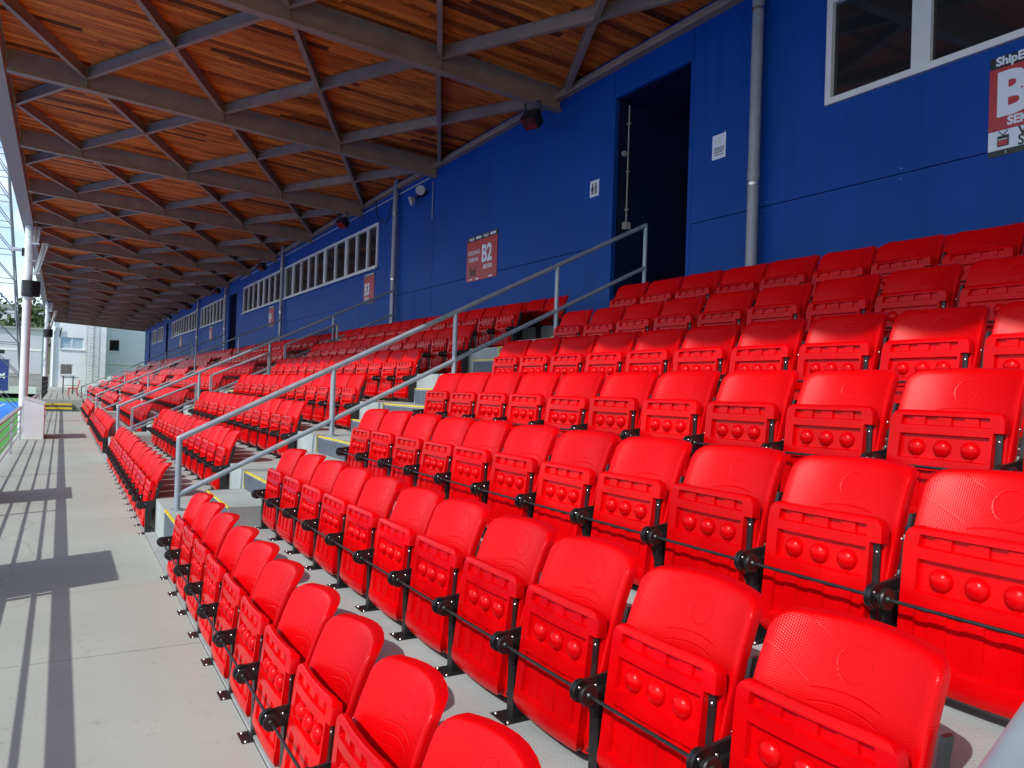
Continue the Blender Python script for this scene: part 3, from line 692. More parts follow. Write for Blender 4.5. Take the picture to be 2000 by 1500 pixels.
BLOCKS = [(0.87, 6.37), (8.28, 15.28), (17.25, 25.25), (27.4, 35.4), (37.9, 45.9), (48.0, 57.0)]
count = 0; rest = []
def visible(x, y, z):
    for dx, dy, dz in ((0, 0.25, 0.7), (0, 0.25, 0.05), (0.2, 0, 0.7), (0.2, 0.5, 0.7), (0, 0, 0.3)):
        p_ = px(x + dx, y + dy, z + dz)
        if p_ and -60 < p_[0] < 2060 and -50 < p_[1] < 1580: return True
    return False
cand = []
for bi, (ya, yb) in enumerate(BLOCKS):
    n_ = round((yb - ya) / PITCHY)
    for k in range(8):
        for i in range(n_):
            y = (yb - 0.5 - i * 0.5) if bi == 0 else (ya + i * 0.5)
            if bi >= 4 and k == 0: continue
            x, z = pivot_x(k), tread_z(k) - 0.006
            if bi == 0 and not visible(x, y, z): continue
            cand.append((math.hypot(x, y), bi, k, i, x, y, z, n_))
cand.sort()
btxt = ['nearest block', 'second block', 'third block']
for (dist, bi, k, i, x, y, z, n_) in cand:
    if bi <= 2 and count < 300:
        frm = 'stairs' if bi == 0 else 'near aisle'
        down = (bi == 1 and k == 7 and i < 3)
        st = 'red seat folded down, ' if down else 'red tip-up seat, '
        lab = f"{st}{ORD[i]} from {frm} in the {rows_txt[k]} of the {btxt[bi]}"
        seat(x, y, z, lab, 'red folding stadium seats', down, end=(i == 0 if bi == 0 else i == n_ - 1), fine=dist < 12)
        count += 1
    else: rest.append((x, y, z))
def joined(name, src, places, mat):
    """one mesh holding copies of simple shapes at many places"""
    v = np.array(src.v); f = src.f; nvs = len(v); V = np.concatenate([v + np.array(p_) for p_ in places]); Fs = []
    for q in range(len(places)): Fs += [tuple(i + q * nvs for i in ff) for ff in f]
    me = bpy.data.meshes.new(name); me.from_pydata(V.tolist(), [], Fs); me.materials.append(M[mat])
    for p_ in me.polygons: p_.use_smooth = False
    return me
# far seats: same shapes in fewer faces
fp = MB()
poly = [(-0.2175, 0.10), (-0.16, 0.05), (0.16, 0.05), (0.2175, 0.10), (0.2175, 0.45), (0.17, 0.5), (-0.17, 0.5), (-0.2175, 0.45)]
fp.add([(0.03 + 0.05 * (v - 0.05) / 0.45, u + 0.25, v) for u, v in poly] + [(0.085 + 0.06 * (v - 0.05) / 0.45, u + 0.25, v) for u, v in poly],
       [tuple(range(8)), tuple(range(15, 7, -1))] + [(i, i + 8, (i + 1) % 8 + 8, (i + 1) % 8) for i in range(8)])
for u in (0.15, 0.25, 0.35): fp.dome((0.055, u, 0.364), 0.03, (-1, 0, 0), 6, 2)
polb = [(-0.216, 0.27), (0.216, 0.27), (0.214, 0.57), (0.2, 0.63), (0.145, 0.662), (0, 0.668), (-0.145, 0.662), (-0.2, 0.63), (-0.214, 0.57)]
bxx = lambda u, v: 0.118 + 0.19 * (v - 0.27) + 0.04 * ((v - 0.27) / 0.44) ** 3
fp.add([(bxx(u, v) - 0.03 * (u / 0.21) ** 2, u + 0.25, v) for u, v in polb] + [(bxx(u, v) + 0.03, u + 0.25, v) for u, v in polb] + [(bxx(0, 0.49), 0.25, 0.49)],
       [(i, (i + 1) % 9, 18) for i in range(9)] + [tuple(range(17, 8, -1))] + [(i, i + 9, (i + 1) % 9 + 9, (i + 1) % 9) for i in range(9)])
fb = MB(); fb.tube((0, -0.04, 0.285), (0, 0.04, 0.285), 0.034, 8); fb.box(0.0, 0.14, -0.006, 0.006, 0.25, 0.33); fb.box(0.052, 0.104, -0.015, 0.015, 0, 0.25); fb.box(0.02, 0.145, -0.05, 0.05, 0, 0.008); fb.box(0.14, 0.17, -0.01, 0.01, 0.28, 0.52)
rs = thing('distant_seating', 'red folding seats massed in the far blocks', 'seating', (0, 0, 0)); rs['kind'] = 'stuff'
tag(link('seat_shells', joined('seat_shells', fp, rest, 'redfar'), rs), kind='stuff')
tag(link('seat_supports', joined('seat_supports', fb, rest, 'black'), rs), kind='stuff')

for bi, (ya, yb) in enumerate(BLOCKS):
    tag(part('top_row_plinth', B(pivot_x(7) + 0.125, WALL - 0.003, ya - 0.06, yb + 0.06, tread_z(7) + 0.001, tread_z(7) + 0.25), 'ter', None), kind='structure')

# ------------------------------------------------------------------ glass divider at the second aisle
gd = thing('glass_divider', 'tinted glass divider panels in grey frames beside the second aisle', 'divider', (0, 15.42, 0))
for (x0, z0, x1, z1) in ((1.13, 0.98, 2.20, 1.47), (2.46, 1.63, 3.53, 2.13), (3.84, 2.30, 4.9, 2.80)):
    fr_ = MB()
    for x, z in ((x0, z0), (x1, z1)): fr_.box(x - 0.02, x + 0.02, -0.02, 0.02, max(0, tread_z(max(0, int((x - 0.16) / DROW)))), z)
    fr_.tube((x0, 0, z0), (x1, 0, z1), 0.022, 8); fr_.tube((x0, 0, z0 - 0.40), (x1, 0, z1 - 0.40), 0.018, 8)
    f_ = part('panel_frame', fr_, 'railp', gd)
    part('pane', MB().prism([(x0 + 0.021, z0 - 0.37), (x1 - 0.021, z1 - 0.37), (x1 - 0.021, z1 - 0.03), (x0 + 0.021, z0 - 0.03)], 'y', -0.005, 0.005), 'clear', f_)

# ------------------------------------------------------------------ downpipes
for i, (y, lab) in enumerate(((5.94, 'grey downpipe with bright clamp beside the near window'), (16.69, 'grey downpipe between the wide window and the loudspeaker lamps'), (27.27, 'grey downpipe crossing the join of two long windows'), (38.0, 'grey downpipe beside the second doorway'), (46.6, 'thin grey downpipe far along the blue wall'))):
    t = thing('downpipe', lab, 'pipe', (WALL - 0.11, y, 0), 'downpipes on the blue wall')
    r = 0.058 if i else 0.062
    p_ = part('pipe', MB().tube((0, 0, 2.13), (0, 0, 6.25), r, 16), 'pipe', t, angle=40)
    for z in ((3.93, 5.9) if i == 0 else (4.05, 5.6)):
        part('collar', MB().tube((0, 0, z + 0.05), (0, 0, z + 0.16), r + 0.006, 16), 'pipe', t, angle=40)
        c = part('clamp', MB().tube((0, 0, z - 0.015), (0, 0, z + 0.015), r + 0.008, 16).box(-0.0, 0.11, -0.012, 0.012, z - 0.012, z + 0.012), 'steel', t, angle=40)
    part('elbow', MB().tube((0, 0, 6.25), (0.02, -0.06, 6.5), r, 16), 'pipe', t, angle=40)

# ------------------------------------------------------------------ signs on the wall (text faces -X; reading direction is towards -Y)
TROT = Matrix(((0, 0, -1, 0), (-1, 0, 0, 0), (0, 1, 0, 0), (0, 0, 0, 1)))     # text x -> -Y, text y -> Z, text normal -> -X
def put_text(parent, s, size, mat, yl, z, bold=0.0, dx=-0.012, sx=1.0, name='lettering'):
    me = text_mesh(s, size, mat, name, bold, 0.001); o = link(name, me, parent)
    o.matrix_local = Matrix.Translation((dx, -yl, z)) @ TROT @ Matrix.Diagonal((sx, 1, 1, 1)); return o
def sign(y0, y1, z0, z1, label, name='sector_sign'):
    t = thing(name, label, 'sign', (WALL, y1, z0)); w, h = y1 - y0, z1 - z0
    return t, w, h
def plate(t, yl, yr, z0, z1, mat, d=0.0, name='board'):      # yl,yr measured from the left edge to the right
    return part(name, B(-0.012 - d, -0.006 - d, -yr, -yl, z0, z1), mat, t)
# B2
t, w, h = sign(11.93, 13.12, 3.60, 4.46, 'red B2 sector sign with black header beside the handrail')
part('backing', B(-0.006, -0.001, -w, 0, 0, h), 'signblack', t)
plate(t, 0, w, 0.0, h * 0.885, 'signred', 0, 'red_board'); plate(t, 0, w, h * 0.888, h, 'signblack', 0, 'header')
put_text(t, 'ShipEx', 0.075, 'signwhite', 0.10, h * 0.915, 0.002, -0.015); put_text(t, 'ShipEx', 0.075, 'signwhite', 0.66, h * 0.915, 0.002, -0.015)
for q in (0.37, 0.93): part('logo_bar', B(-0.016, -0.0125, -q - 0.2, -q, h * 0.915, h * 0.97), 'signwhite', t)
put_text(t, 'RODINNÁ', 0.115, 'signwhite', 0.07, 0.50, 0.001, -0.015, 0.86); put_text(t, 'TRIBUNA', 0.115, 'signwhite', 0.07, 0.37, 0.001, -0.015, 0.86)
put_text(t, 'B2', 0.44, 'signwhite', 0.60, 0.33, 0.014, -0.015, 0.86); put_text(t, 'SEKTOR', 0.105, 'signwhite', 0.68, 0.19, 0.003, -0.015, 0.86)
ic = MB()
for q, hh in ((0.17, 0.17), (0.235, 0.10), (0.30, 0.09), (0.36, 0.16)):
    ic.box(-0.016, -0.0125, -q - 0.022, -q + 0.022, 0.10, 0.10 + hh * 0.8); ic.tube((-0.016, -q, 0.10 + hh), (-0.0125, -q, 0.10 + hh), 0.022, 10)
part('family_icon', ic, 'signblack', t)
for q in (0.12, 0.38, 0.9): part('logo_bar', B(-0.016, -0.0125, -q - 0.13, -q, 0.018, 0.045), 'signwhite', t)
# B1, cut by the right border
t, w, h = sign(2.28, 3.48, 3.63, 4.47, 'red white and black B sector sign at the right border')
part('backing', B(-0.006, -0.001, -w, 0, 0, h), 'signblack', t)
plate(t, 0, w, h * 0.255, h * 0.882, 'signred', 0, 'red_board'); plate(t, 0, w, 0.05, h * 0.252, 'signwhite', 0, 'white_board')
put_text(t, 'ShipEx', 0.10, 'signwhite', 0.05, h * 0.91, 0.004, -0.015)
put_text(t, 'B1', 0.50, 'signwhite', 0.05, 0.345, 0.02, -0.015, 0.95); put_text(t, 'SEKTOR', 0.10, 'signwhite', 0.15, 0.245, 0.004, -0.015)
put_text(t, 'V', 0.12, 'signblack', 0.235, 0.13, 0.002, -0.015); put_text(t, 'S', 0.12, 'signblack', 0.235, 0.055, 0.002, -0.015, 0.9)
ic = MB(); ic.box(-0.016, -0.0125, -0.165, -0.075, 0.075, 0.165); ic.tube((-0.014, -0.12, 0.165), (-0.014, -0.085, 0.205), 0.004, 6); ic.tube((-0.014, -0.12, 0.165), (-0.014, -0.155, 0.205), 0.004, 6)
ico = part('screen_icon', ic, 'signblack', t); part('icon_detail', B(-0.0185, -0.0165, -0.155, -0.085, 0.085, 0.125), 'signred', ico); part('icon_detail', B(-0.0185, -0.0165, -0.155, -0.085, 0.13, 0.137), 'signwhite', ico)
put_text(t, 'i', 0.03, 'signwhite', 0.14, 0.014, 0.001, -0.015)
for (ya, yb, n_, lab) in ((18.2, 18.95, 'B3', 'tall red B3 sign under the wide window'), (28.65, 29.5, 'B4', 'red B4 sign below the second long window'), (42.0, 42.95, 'B5', 'small far red B5 sign on the blue wall'), (53.7, 54.7, 'B6', 'farthest red B6 sign on the blue wall')):
    t, w, h = sign(ya, yb, 3.64, 4.42, lab)
    part('backing', B(-0.006, -0.001, -w, 0, 0, h), 'signblack', t); plate(t, 0, w, 0.03, h * 0.90, 'signred', 0, 'red_board')
    put_text(t, n_, 0.42, 'signwhite', 0.06, 0.24, 0.014, -0.015, w * 1.1); put_text(t, 'SEKTOR', 0.11, 'signwhite', 0.10, 0.10, 0.003, -0.015, w * 1.0)
    part('logo_bar', B(-0.016, -0.0125, -w + 0.05, -0.05, h * 0.92, h * 0.985), 'plastic_grey', t)
# toilets
t, w, h = sign(8.95, 9.165, 4.45, 4.69, 'small white toilet sign with two black figures by the doorway', 'toilet_sign')
part('board', B(-0.006, -0.001, -w, 0, 0, h), 'signwhite', t)
ic = MB()
for q, sk in ((0.062, True), (0.148, False)):
    ic.tube((-0.010, -q, 0.185), (-0.0065, -q, 0.185), 0.015, 12)
    if sk: ic.prism([(-q - 0.012, 0.165), (-q + 0.012, 0.165), (-q + 0.032, 0.09), (-q - 0.032, 0.09)], 'x', -0.010, -0.0065); ic.box(-0.010, -0.0065, -q - 0.014, -q - 0.003, 0.035, 0.09); ic.box(-0.010, -0.0065, -q + 0.003, -q + 0.014, 0.035, 0.09)
    else: ic.box(-0.010, -0.0065, -q - 0.018, -q + 0.018, 0.095, 0.165); ic.prism([(-q - 0.016, 0.095), (-q, 0.095), (-q - 0.016, 0.035), (-q - 0.03, 0.035)], 'x', -0.010, -0.0065); ic.prism([(-q, 0.095), (-q + 0.016, 0.095), (-q + 0.03, 0.035), (-q + 0.016, 0.035)], 'x', -0.010, -0.0065)
ic.box(-0.010, -0.0065, -0.107, -0.103, 0.03, 0.2)
part('figure', ic, 'signblack', t)
# paper notice
t, w, h = sign(6.475, 6.69, 4.40, 4.695, 'white paper notice between the doorway and downpipe', 'paper_notice')
part('sheet', B(-0.004, -0.001, -w, 0, 0, h), 'signwhite', t)
ic = MB()
for j, z in enumerate((0.125, 0.100, 0.075, 0.045)):
    x_ = 0.03 + 0.008 * (j % 2)
    while x_ < w - 0.04: 
        wl = random.uniform(0.012, 0.03); ic.box(-0.0065, -0.0045, -x_ - wl, -x_, z, z + 0.013); x_ += wl + 0.006
part('print', ic, 'signblack', t)
part('emblem', MB().tube((-0.0065, -w / 2, 0.21), (-0.0045, -w / 2, 0.21), 0.035, 14), 'cream', t)
part('pin', MB().dome((-0.004, -w + 0.01, h + 0.012), 0.01, (-1, 0, 0), 8, 2), 'steel', t)

# conduit and switch in the near doorway
t = thing('switch_conduit', 'thin pale conduit ending in a switch box inside the doorway', 'conduit', (WALL + 0.25, 8.58, 0))
part('tube', MB().tube((0, 0.03, 5.72), (0, 0.03, 4.02), 0.011, 8), 'plastic_grey', t, angle=40); part('switch_box', B(-0.05, 0.05, -0.015, 0.06, 3.92, 4.02), 'plastic_grey', t)
for z in (5.45, 4.75, 4.2): part('clip', B(-0.018, 0.018, 0.0, 0.06, z, z + 0.02), 'plastic_grey', t)
t = thing('door_knob', 'small round pale button inside the open doorway', 'button', (WALL + 0.06, 8.60, 5.0)); part('cap', MB().tube((0.1, 0, 0), (0.1, -0.03, 0), 0.04, 12), 'plastic_grey', t, angle=40)

# twin round lamps by the wall joint
t = thing('twin_spotlight', 'pair of round white spotlights high on the blue wall', 'spotlight', (WALL, 15.3, 5.75))
part('bracket', B(-0.16, -0.001, -0.03, 0.03, -0.03, 0.03).box(-0.10, -0.06, -0.30, 0.3, -0.02, 0.02), 'dark', t)
for (dy, dz, nn) in ((-0.10, 0.07, (-0.55, -0.8, -0.2)), (0.26, -0.07, (-0.9, 0.2, -0.35))):
    nn = Vector(nn).normalized(); c = Vector((-0.12, dy, dz))
    q = part('lamp_head', MB().tube(c, c + nn * 0.09, 0.07, 16, 0.105), 'plastic_grey', t, angle=40); part('lens', MB().tube(c + nn * 0.09, c + nn * 0.096, 0.10, 16), 'plastic_grey', q)
part('drop_cable', MB().tube((-0.02, -0.5, 0.2), (-0.02, -0.5, -0.6), 0.008, 6), 'plastic_grey', t)

t = thing('black_cable', 'thin black cable looping beside the downpipe under the roof', 'cable', (WALL - 0.06, 17.0, 5.5))
cb_ = MB(); pv = None
for i in range(15):
    a = i / 14; p_ = (0.0 - 0.02 * math.sin(a * 9), 1.1 - 1.35 * a, 0.42 - 0.42 * math.sin(math.pi * min(1, a * 1.15)) + 0.1 * a)
    if pv: cb_.tube(pv, p_, 0.014, 6)
    pv = p_
part('loop', cb_, 'black', t); part('drop', MB().tube((0, 1.1, 0.42), (-0.02, 1.1, 0.75), 0.014, 6), 'black', t)
t = thing('wall_conduit', 'thin pale conduit running along the wall below the roof', 'conduit', (WALL - 0.02, 0, 6.06))
part('tube', MB().tube((0, 15.0, 0), (0, 35.0, 0), 0.016, 8), 'plastic_grey', t, angle=40)
# floodlights at beam ends
def flood(loc, label):
    t = thing('beam_floodlight', label, 'floodlight', loc, 'floodlights under the beam ends')
    h_ = MB(); h_.prism([(-0.17, -0.02), (-0.04, -0.20), (0.11, -0.10), (0.02, 0.10)], 'y', -0.13, 0.13); part('housing', h_, 'dark', t)
    d = Vector((-0.17 + 0.04, 0, -0.02 + 0.20)).normalized(); nr = Vector((-d.z, 0, d.x)); nr = nr if nr.x < 0 else -nr
    f_ = MB(); a = Vector((-0.165, 0, -0.027)) + nr * 0.006; b_ = Vector((-0.045, 0, -0.193)) + nr * 0.006
    f_.add([a + Vector((0, -0.12, 0)), b_ + Vector((0, -0.12, 0)), b_ + Vector((0, 0.12, 0)), a + Vector((0, 0.12, 0))], [(0, 1, 2, 3)])
    m1 = (a + b_) / 2 - nr * 0.004
    f_.v += [tuple(m1 + Vector((0, 0, 0)))]; f_.f = [(0, 1, 4), (1, 2, 4), (2, 3, 4), (3, 0, 4)]
    part('reflector', f_, 'reflector', t)
    part('yoke', MB().tube((0.03, 0.14, -0.02), (0.08, 0.14, 0.2), 0.012, 6).tube((0.03, -0.14, -0.02), (0.08, -0.14, 0.2), 0.012, 6).box(0.06, 0.1, -0.15, 0.15, 0.19, 0.21), 'dark', t)
    return t
for y, lab in ((10.05, 'floodlight with a red reflection under the nearest beam end'), (19.31, 'silver floodlight above the wide window'), (28.57, 'floodlight at the beam end near the third downpipe'), (37.83, 'small floodlight above the second doorway'), (47.09, 'small bright floodlight above the far long window'), (56.35, 'farthest little floodlight under the beams')):
    flood((6.18, y, 5.83), lab).rotation_euler = (0, R(-20), R(25))

# ------------------------------------------------------------------ railing along the pitch side of the walkway
t = thing('walkway_railing', 'grey railing with horizontal bars along the pitch edge', 'railing', (-0.79, 0, 0))
for i, (a, b_) in enumerate(((-5.5, 21.2), (23.2, 38.6))):
    part('top_rail', MB().box(-0.036, 0.036, a, b_, 0.76, 0.795), 'galv', t)
    for z in (0.15, 0.31, 0.47, 0.63): part('bar', MB().tube((0, a, z), (0, b_, z), 0.012, 8), 'galv', t, angle=40)
    y = a
    while y < b_ + 0.01:
        part('post', B(-0.02, 0.02, y - 0.025, y + 0.025, 0, 0.758), 'galv', t); y += (b_ - a) / round((b_ - a) / 3.8)
for (y0, y1, z0, z1, lab) in ((5.98, 7.12, 0.30, 1.17, 'board on the railing that throws the wide walkway shadow'), (10.62, 11.75, 0.12, 0.93, 'lower board on the railing that shades the middle walkway')):
    q = thing('railing_board', lab, 'board', (-0.83, y0, z0), 'boards on the railing')
    part('sheet', B(-0.012, 0.0, 0.0, y1 - y0, 0, z1 - z0), 'white', q); part('batten', B(-0.05, -0.0125, 0.1, 0.14, 0, z1 - z0), 'galv', q); part('batten', B(-0.05, -0.0125, y1 - y0 - 0.14, y1 - y0 - 0.1, 0, z1 - z0), 'galv', q)
# white cabinet
t = thing('cabinet', 'pale grey cabinet with sloping lid beside the white column', 'cabinet', (-0.74, 21.45, 0))
part('body', MB().prism([(0, 0), (0.41, 0), (0.41, 0.83), (0.0, 0.96)], 'y', 0, 1.6), 'white', t); part('lid', MB().prism([(-0.01, 0.965), (0.425, 0.832), (0.425, 0.85), (-0.01, 0.985)], 'y', -0.015, 1.615), 'white', t)

# roof columns with loudspeakers and floodlights
def column(x, y, lab, gl):
    t = thing('roof_column', lab, 'column', (x, y, 0), 'white columns under the eave')
    part('shaft', MB().tube((0, 0, -1.6), (0, 0, 6.478), 0.128, 24), 'whitesteel', t, angle=40)
    for z in (1.6, 3.2, 4.0, 5.45): part('band', MB().tube((0, 0, z), (0, 0, z + 0.03), 0.132, 24), 'whitesteel', t, angle=40)
    s = thing('loudspeaker', 'black loudspeaker clamped to the ' + gl, 'loudspeaker', (x, y, 4.1), 'loudspeakers on the columns')
    bd = MB()
    pl = [(-0.17, -0.16), (-0.12, -0.30), (0.02, -0.36), (0.20, -0.34), (0.33, -0.24), (0.36, -0.10), (0.3, 0.0), (-0.14, 0.0)]
    bd.prism(pl, 'z', 0.03, 0.54); part('body', bd, 'dark', s, angle=35); part('grille', MB().prism([(q[0] * 1.01, q[1] * 1.012) for q in pl[:6]] + [(0.0, -0.12)], 'z', 0.08, 0.49), 'black', s, angle=35)
    part('clamp', MB().tube((0, 0, 0.1), (0, 0, 0.46), 0.155, 16), 'dark', s, angle=40); part('collar', MB().tube((0.05, -0.02, -0.06), (0.05, -0.02, 0.0), 0.16, 16), 'white', s, angle=40)
    for j, (dx, z0, z1, wd, sl) in enumerate(((0.10, 5.85, 6.40, 0.17, 0.06), (0.16, 4.88, 5.88, 0.16, 0.24))):
        f = thing('column_floodlight', ('upper' if j == 0 else 'lower larger') + ' slanted floodlight on the ' + gl, 'floodlight', (x + dx, y - 0.32, z0), 'floodlights on the columns')
        hh = z1 - z0; q = [(0, 0), (wd, 0.02), (wd + sl, hh), (sl - 0.02, hh)]
        part('housing', MB().prism(q, 'y', -0.14, 0.14), 'galv', f)
        part('glass', MB().prism([(0.02, 0.03), (wd * 0.55, 0.04), (wd * 0.55 + sl, hh - 0.03), (sl, hh - 0.03)], 'y', -0.15, -0.141), 'reflector', f)
        part('cap', MB().prism([(-0.015, -0.03), (wd + 0.02, -0.01), (wd + 0.02, 0.018), (-0.015, -0.001)], 'y', -0.15, 0.15), 'white', f)
        part('bracket', B(-dx, 0.05, 0.141, 0.18, hh * 0.4, hh * 0.45), 'galv', f)
    a = thing('camera_arm', 'short white arm and box on the ' + gl, 'bracket', (x, y, 5.6)); part('arm', B(-0.5, -0.13, -0.02, 0.02, 0, 0.05), 'white', a); part('box', B(-0.48, -0.22, -0.05, 0.05, 0.051, 0.11), 'white', a); part('clamp', B(-0.2, -0.135, -0.06, 0.06, -0.14, 0.12), 'dark', a)
column(-1.06, 29.8, 'thick white roof column behind the cabinet', 'near column')
column(-0.95, 59.6, 'farther white roof column at the platform', 'far column')

# ------------------------------------------------------------------ far end: platform furniture, railings, pale building
t = thing('platform_railing', 'black and grey railing posts on the far platform', 'railing', (-0.7, 39, 0.5))
for y in (0.1, 3.4, 6.7, 10.0, 13.3): part('post', B(-0.03, 0.03, y, y + 0.06, 0, 1.0), 'black', t)
for z in (0.25, 0.5, 0.75, 0.98): part('bar', MB().tube((0, 0.1, z), (0, 13.3, z), 0.014, 6), 'galv', t)
t = thing('stair_gate', 'dark low gate across the far platform', 'gate', (0.1, 52, 0.5))
for x in (0, 0.5): part('post', B(x - 0.03, x + 0.03, -0.03, 0.03, 0, 1.05), 'black', t)
for z in (0.5, 0.98): part('bar', MB().tube((0, 0, z), (0.8, 0, z), 0.015, 6), 'black', t)
t = thing('plastic_chair', 'red plastic armchair standing alone on the far platform', 'chair', (0.55, 47, 0.5))
part('seat', MB().prism([(-0.22, 0.38), (0.22, 0.38), (0.22, 0.43), (-0.22, 0.43)], 'y', -0.24, 0.24), 'redfar', t); part('backrest', MB().prism([(0.2, 0.42), (0.24, 0.42), (0.34, 0.86), (0.3, 0.86)], 'y', -0.24, 0.24), 'redfar', t)
for sx in (-0.18, 0.18):
    for sy in (-0.19, 0.19): part('leg', MB().tube((sx, sy, 0.38), (sx * 1.2, sy * 1.1, 0), 0.03, 6, 0.02), 'redfar', t)

t = thing('pale_building', 'pale rendered building closing the far end of the stand', 'building', (0, 84, 0))
def wallholes(x0, x1, z0, z1, holes, y0, y1, mat):
    xs = sorted({x0, x1, *[h_[0] for h_ in holes], *[h_[1] for h_ in holes]})
    mb = MB()
    for a, b_ in zip(xs[:-1], xs[1:]):
        zz = z0
        for h_ in sorted([h_ for h_ in holes if h_[0] <= a + 1e-6 and h_[1] >= b_ - 1e-6], key=lambda q: q[2]):
            mb.box(a, b_, y0, y1, zz, h_[2]); zz = h_[3]
        mb.box(a, b_, y0, y1, zz, z1)
    return mb
H1 = [(-0.2, 1.74, 4.15, 5.28), (-0.12, 0.92, 1.70, 2.70)]
part('wall', wallholes(-0.95, 3.65, -1, 9.5, H1, 0, 0.3, 'facade'), 'facade', t)
part('side_wall', B(-0.95, -0.65, 0.301, 12, -1, 9.5), 'facade', t); part('return_wall', B(3.35, 3.649, 0.301, 2.5, -1, 9.5), 'facade', t)
H2 = [(3.98, 4.97, 4.2, 5.4)]
part('rear_wall', wallholes(3.66, 24, -1, 9.5, H2, 2.0, 2.3, 'facade2'), 'facade2', t); part('roof', B(-1.1, 24, -0.2, 12, 9.501, 9.8), 'metalroof', t)
part('string_course', B(3.66, 24, 1.9, 1.999, 2.9, 3.05), 'facade', t)
def bwin(x0, x1, z0, z1, yy, nm, bars=False, blinds=False):
    w = part('window', B(x0, x1, yy + 0.16, yy + 0.18, z0, z1), 'glass', t) if not blinds else part('window', B(x0, x1, yy + 0.10, yy + 0.11, z0, z1), 'blinds', t)
    f = MB(); f.box(x0, x1, yy + 0.08, yy + 0.15, z0, z0 + 0.07).box(x0, x1, yy + 0.08, yy + 0.15, z1 - 0.07, z1).box(x0, x0 + 0.07, yy + 0.08, yy + 0.15, z0 + 0.07, z1 - 0.07).box(x1 - 0.07, x1, yy + 0.08, yy + 0.15, z0 + 0.07, z1 - 0.07)
    if nm: f.box((x0 + x1) / 2 - 0.06, (x0 + x1) / 2 + 0.06, yy + 0.08, yy + 0.15, z0 + 0.07, z1 - 0.07)
    part('frame', f, 'white', w); part('sill', B(x0 - 0.08, x1 + 0.08, yy - 0.09, yy - 0.001, z0 - 0.09, z0 - 0.02), 'white', w)
    if not blinds: part('room', B(x0, x1, yy + 0.25, yy + 0.29, z0, z1), 'dark', w)
    if bars:
        g_ = MB(); 
        for i in range(7): g_.tube((x0 + 0.1 + i * (x1 - x0 - 0.2) / 6, yy + 0.03, z0), (x0 + 0.1 + i * (x1 - x0 - 0.2) / 6, yy + 0.03, z1), 0.014, 6)
        part('bars', g_, 'galv', w)
bwin(-0.2, 1.74, 4.15, 5.28, 0, True, blinds=True); bwin(-0.12, 0.92, 1.70, 2.70, 0, False, True); bwin(3.98, 4.97, 4.2, 5.4, 2.0, False)
q = thing('caged_ladder', 'tall grey caged ladder on the pale building', 'ladder', (2.3, 83.8, 0))
for x in (-0.25, 0.25): part('stile', MB().tube((x, 0, 0.4), (x, 0, 9.0), 0.025, 6), 'galv', q)
rg = 0.6
while rg < 9: part('rung', MB().tube((-0.25, 0, rg), (0.25, 0, rg), 0.014, 5), 'galv', q); rg += 0.3
hp = 2.6
while hp < 9:
    c = MB(); pr_ = None
    for i in range(9):
        a = math.pi * i / 8; pnt = (-0.4 * math.cos(a), -0.7 * math.sin(a), hp)
        if pr_: c.tube(pr_, pnt, 0.016, 5, cap=False)
        pr_ = pnt
    part('hoop', c, 'galv', q); hp += 0.9
for a in (0.35, 0.8, 1.57, 2.3, 2.8): part('cage_bar', MB().tube((-0.4 * math.cos(a), -0.7 * math.sin(a), 2.6), (-0.4 * math.cos(a), -0.7 * math.sin(a), 9), 0.014, 5), 'galv', q)
q = thing('wall_lamp', 'small black slanted lamp on the pale building', 'lamp', (-0.28, 83.9, 5.3)); part('arm', MB().tube((0, 0, 0), (0.14, -0.05, 0.85), 0.05, 8), 'dark', q)
q = thing('facade_downpipe', 'thin pale pipe down the corner of the pale building', 'pipe', (-0.75, 83.9, 0)); part('tube', MB().tube((0, 0, 0), (0, 0, 7.5), 0.07, 10), 'white', q, angle=40); part('lamp_hood', MB().tube((0.0, 0, 5.6), (0.16, -0.1, 6.2), 0.12, 10, 0.16), 'white', q, angle=40)

# ------------------------------------------------------------------ lattice mast
t = thing('lattice_mast', 'tall slim steel lattice floodlight mast left of the roof', 'mast', (-4.35, 60, -1))
def hwid(z): return 2.25 - 0.083 * z
ZS = [0, 2.4, 4.6, 6.7, 8.7, 10.6, 12.4, 14.1, 15.7, 17.2, 18.7]
for sx in (-1, 1):
    for sy in (-1, 1): part('leg', MB().tube((sx * hwid(0), sy * hwid(0), 0), (sx * hwid(18.7), sy * hwid(18.7), 18.7), 0.05, 8), 'mast', t, angle=40)
for a, b_ in zip(ZS[:-1], ZS[1:]):
    br = MB(); ha, hb_ = hwid(a), hwid(b_)
    for s in (-1, 1):
        br.tube((-hb_, s * hb_, b_), (hb_, s * hb_, b_), 0.026, 5).tube((s * hb_, -hb_, b_), (s * hb_, hb_, b_), 0.035, 5)
        br.tube((-ha, s * ha, a), (0, s * hb_, b_), 0.03, 5).tube((ha, s * ha, a), (0, s * hb_, b_), 0.03, 5)
        br.tube((s * ha, -ha, a), (s * hb_, 0, b_), 0.03, 5).tube((s * ha, ha, a), (s * hb_, 0, b_), 0.03, 5)
    part('bracing', br, 'mast', t)

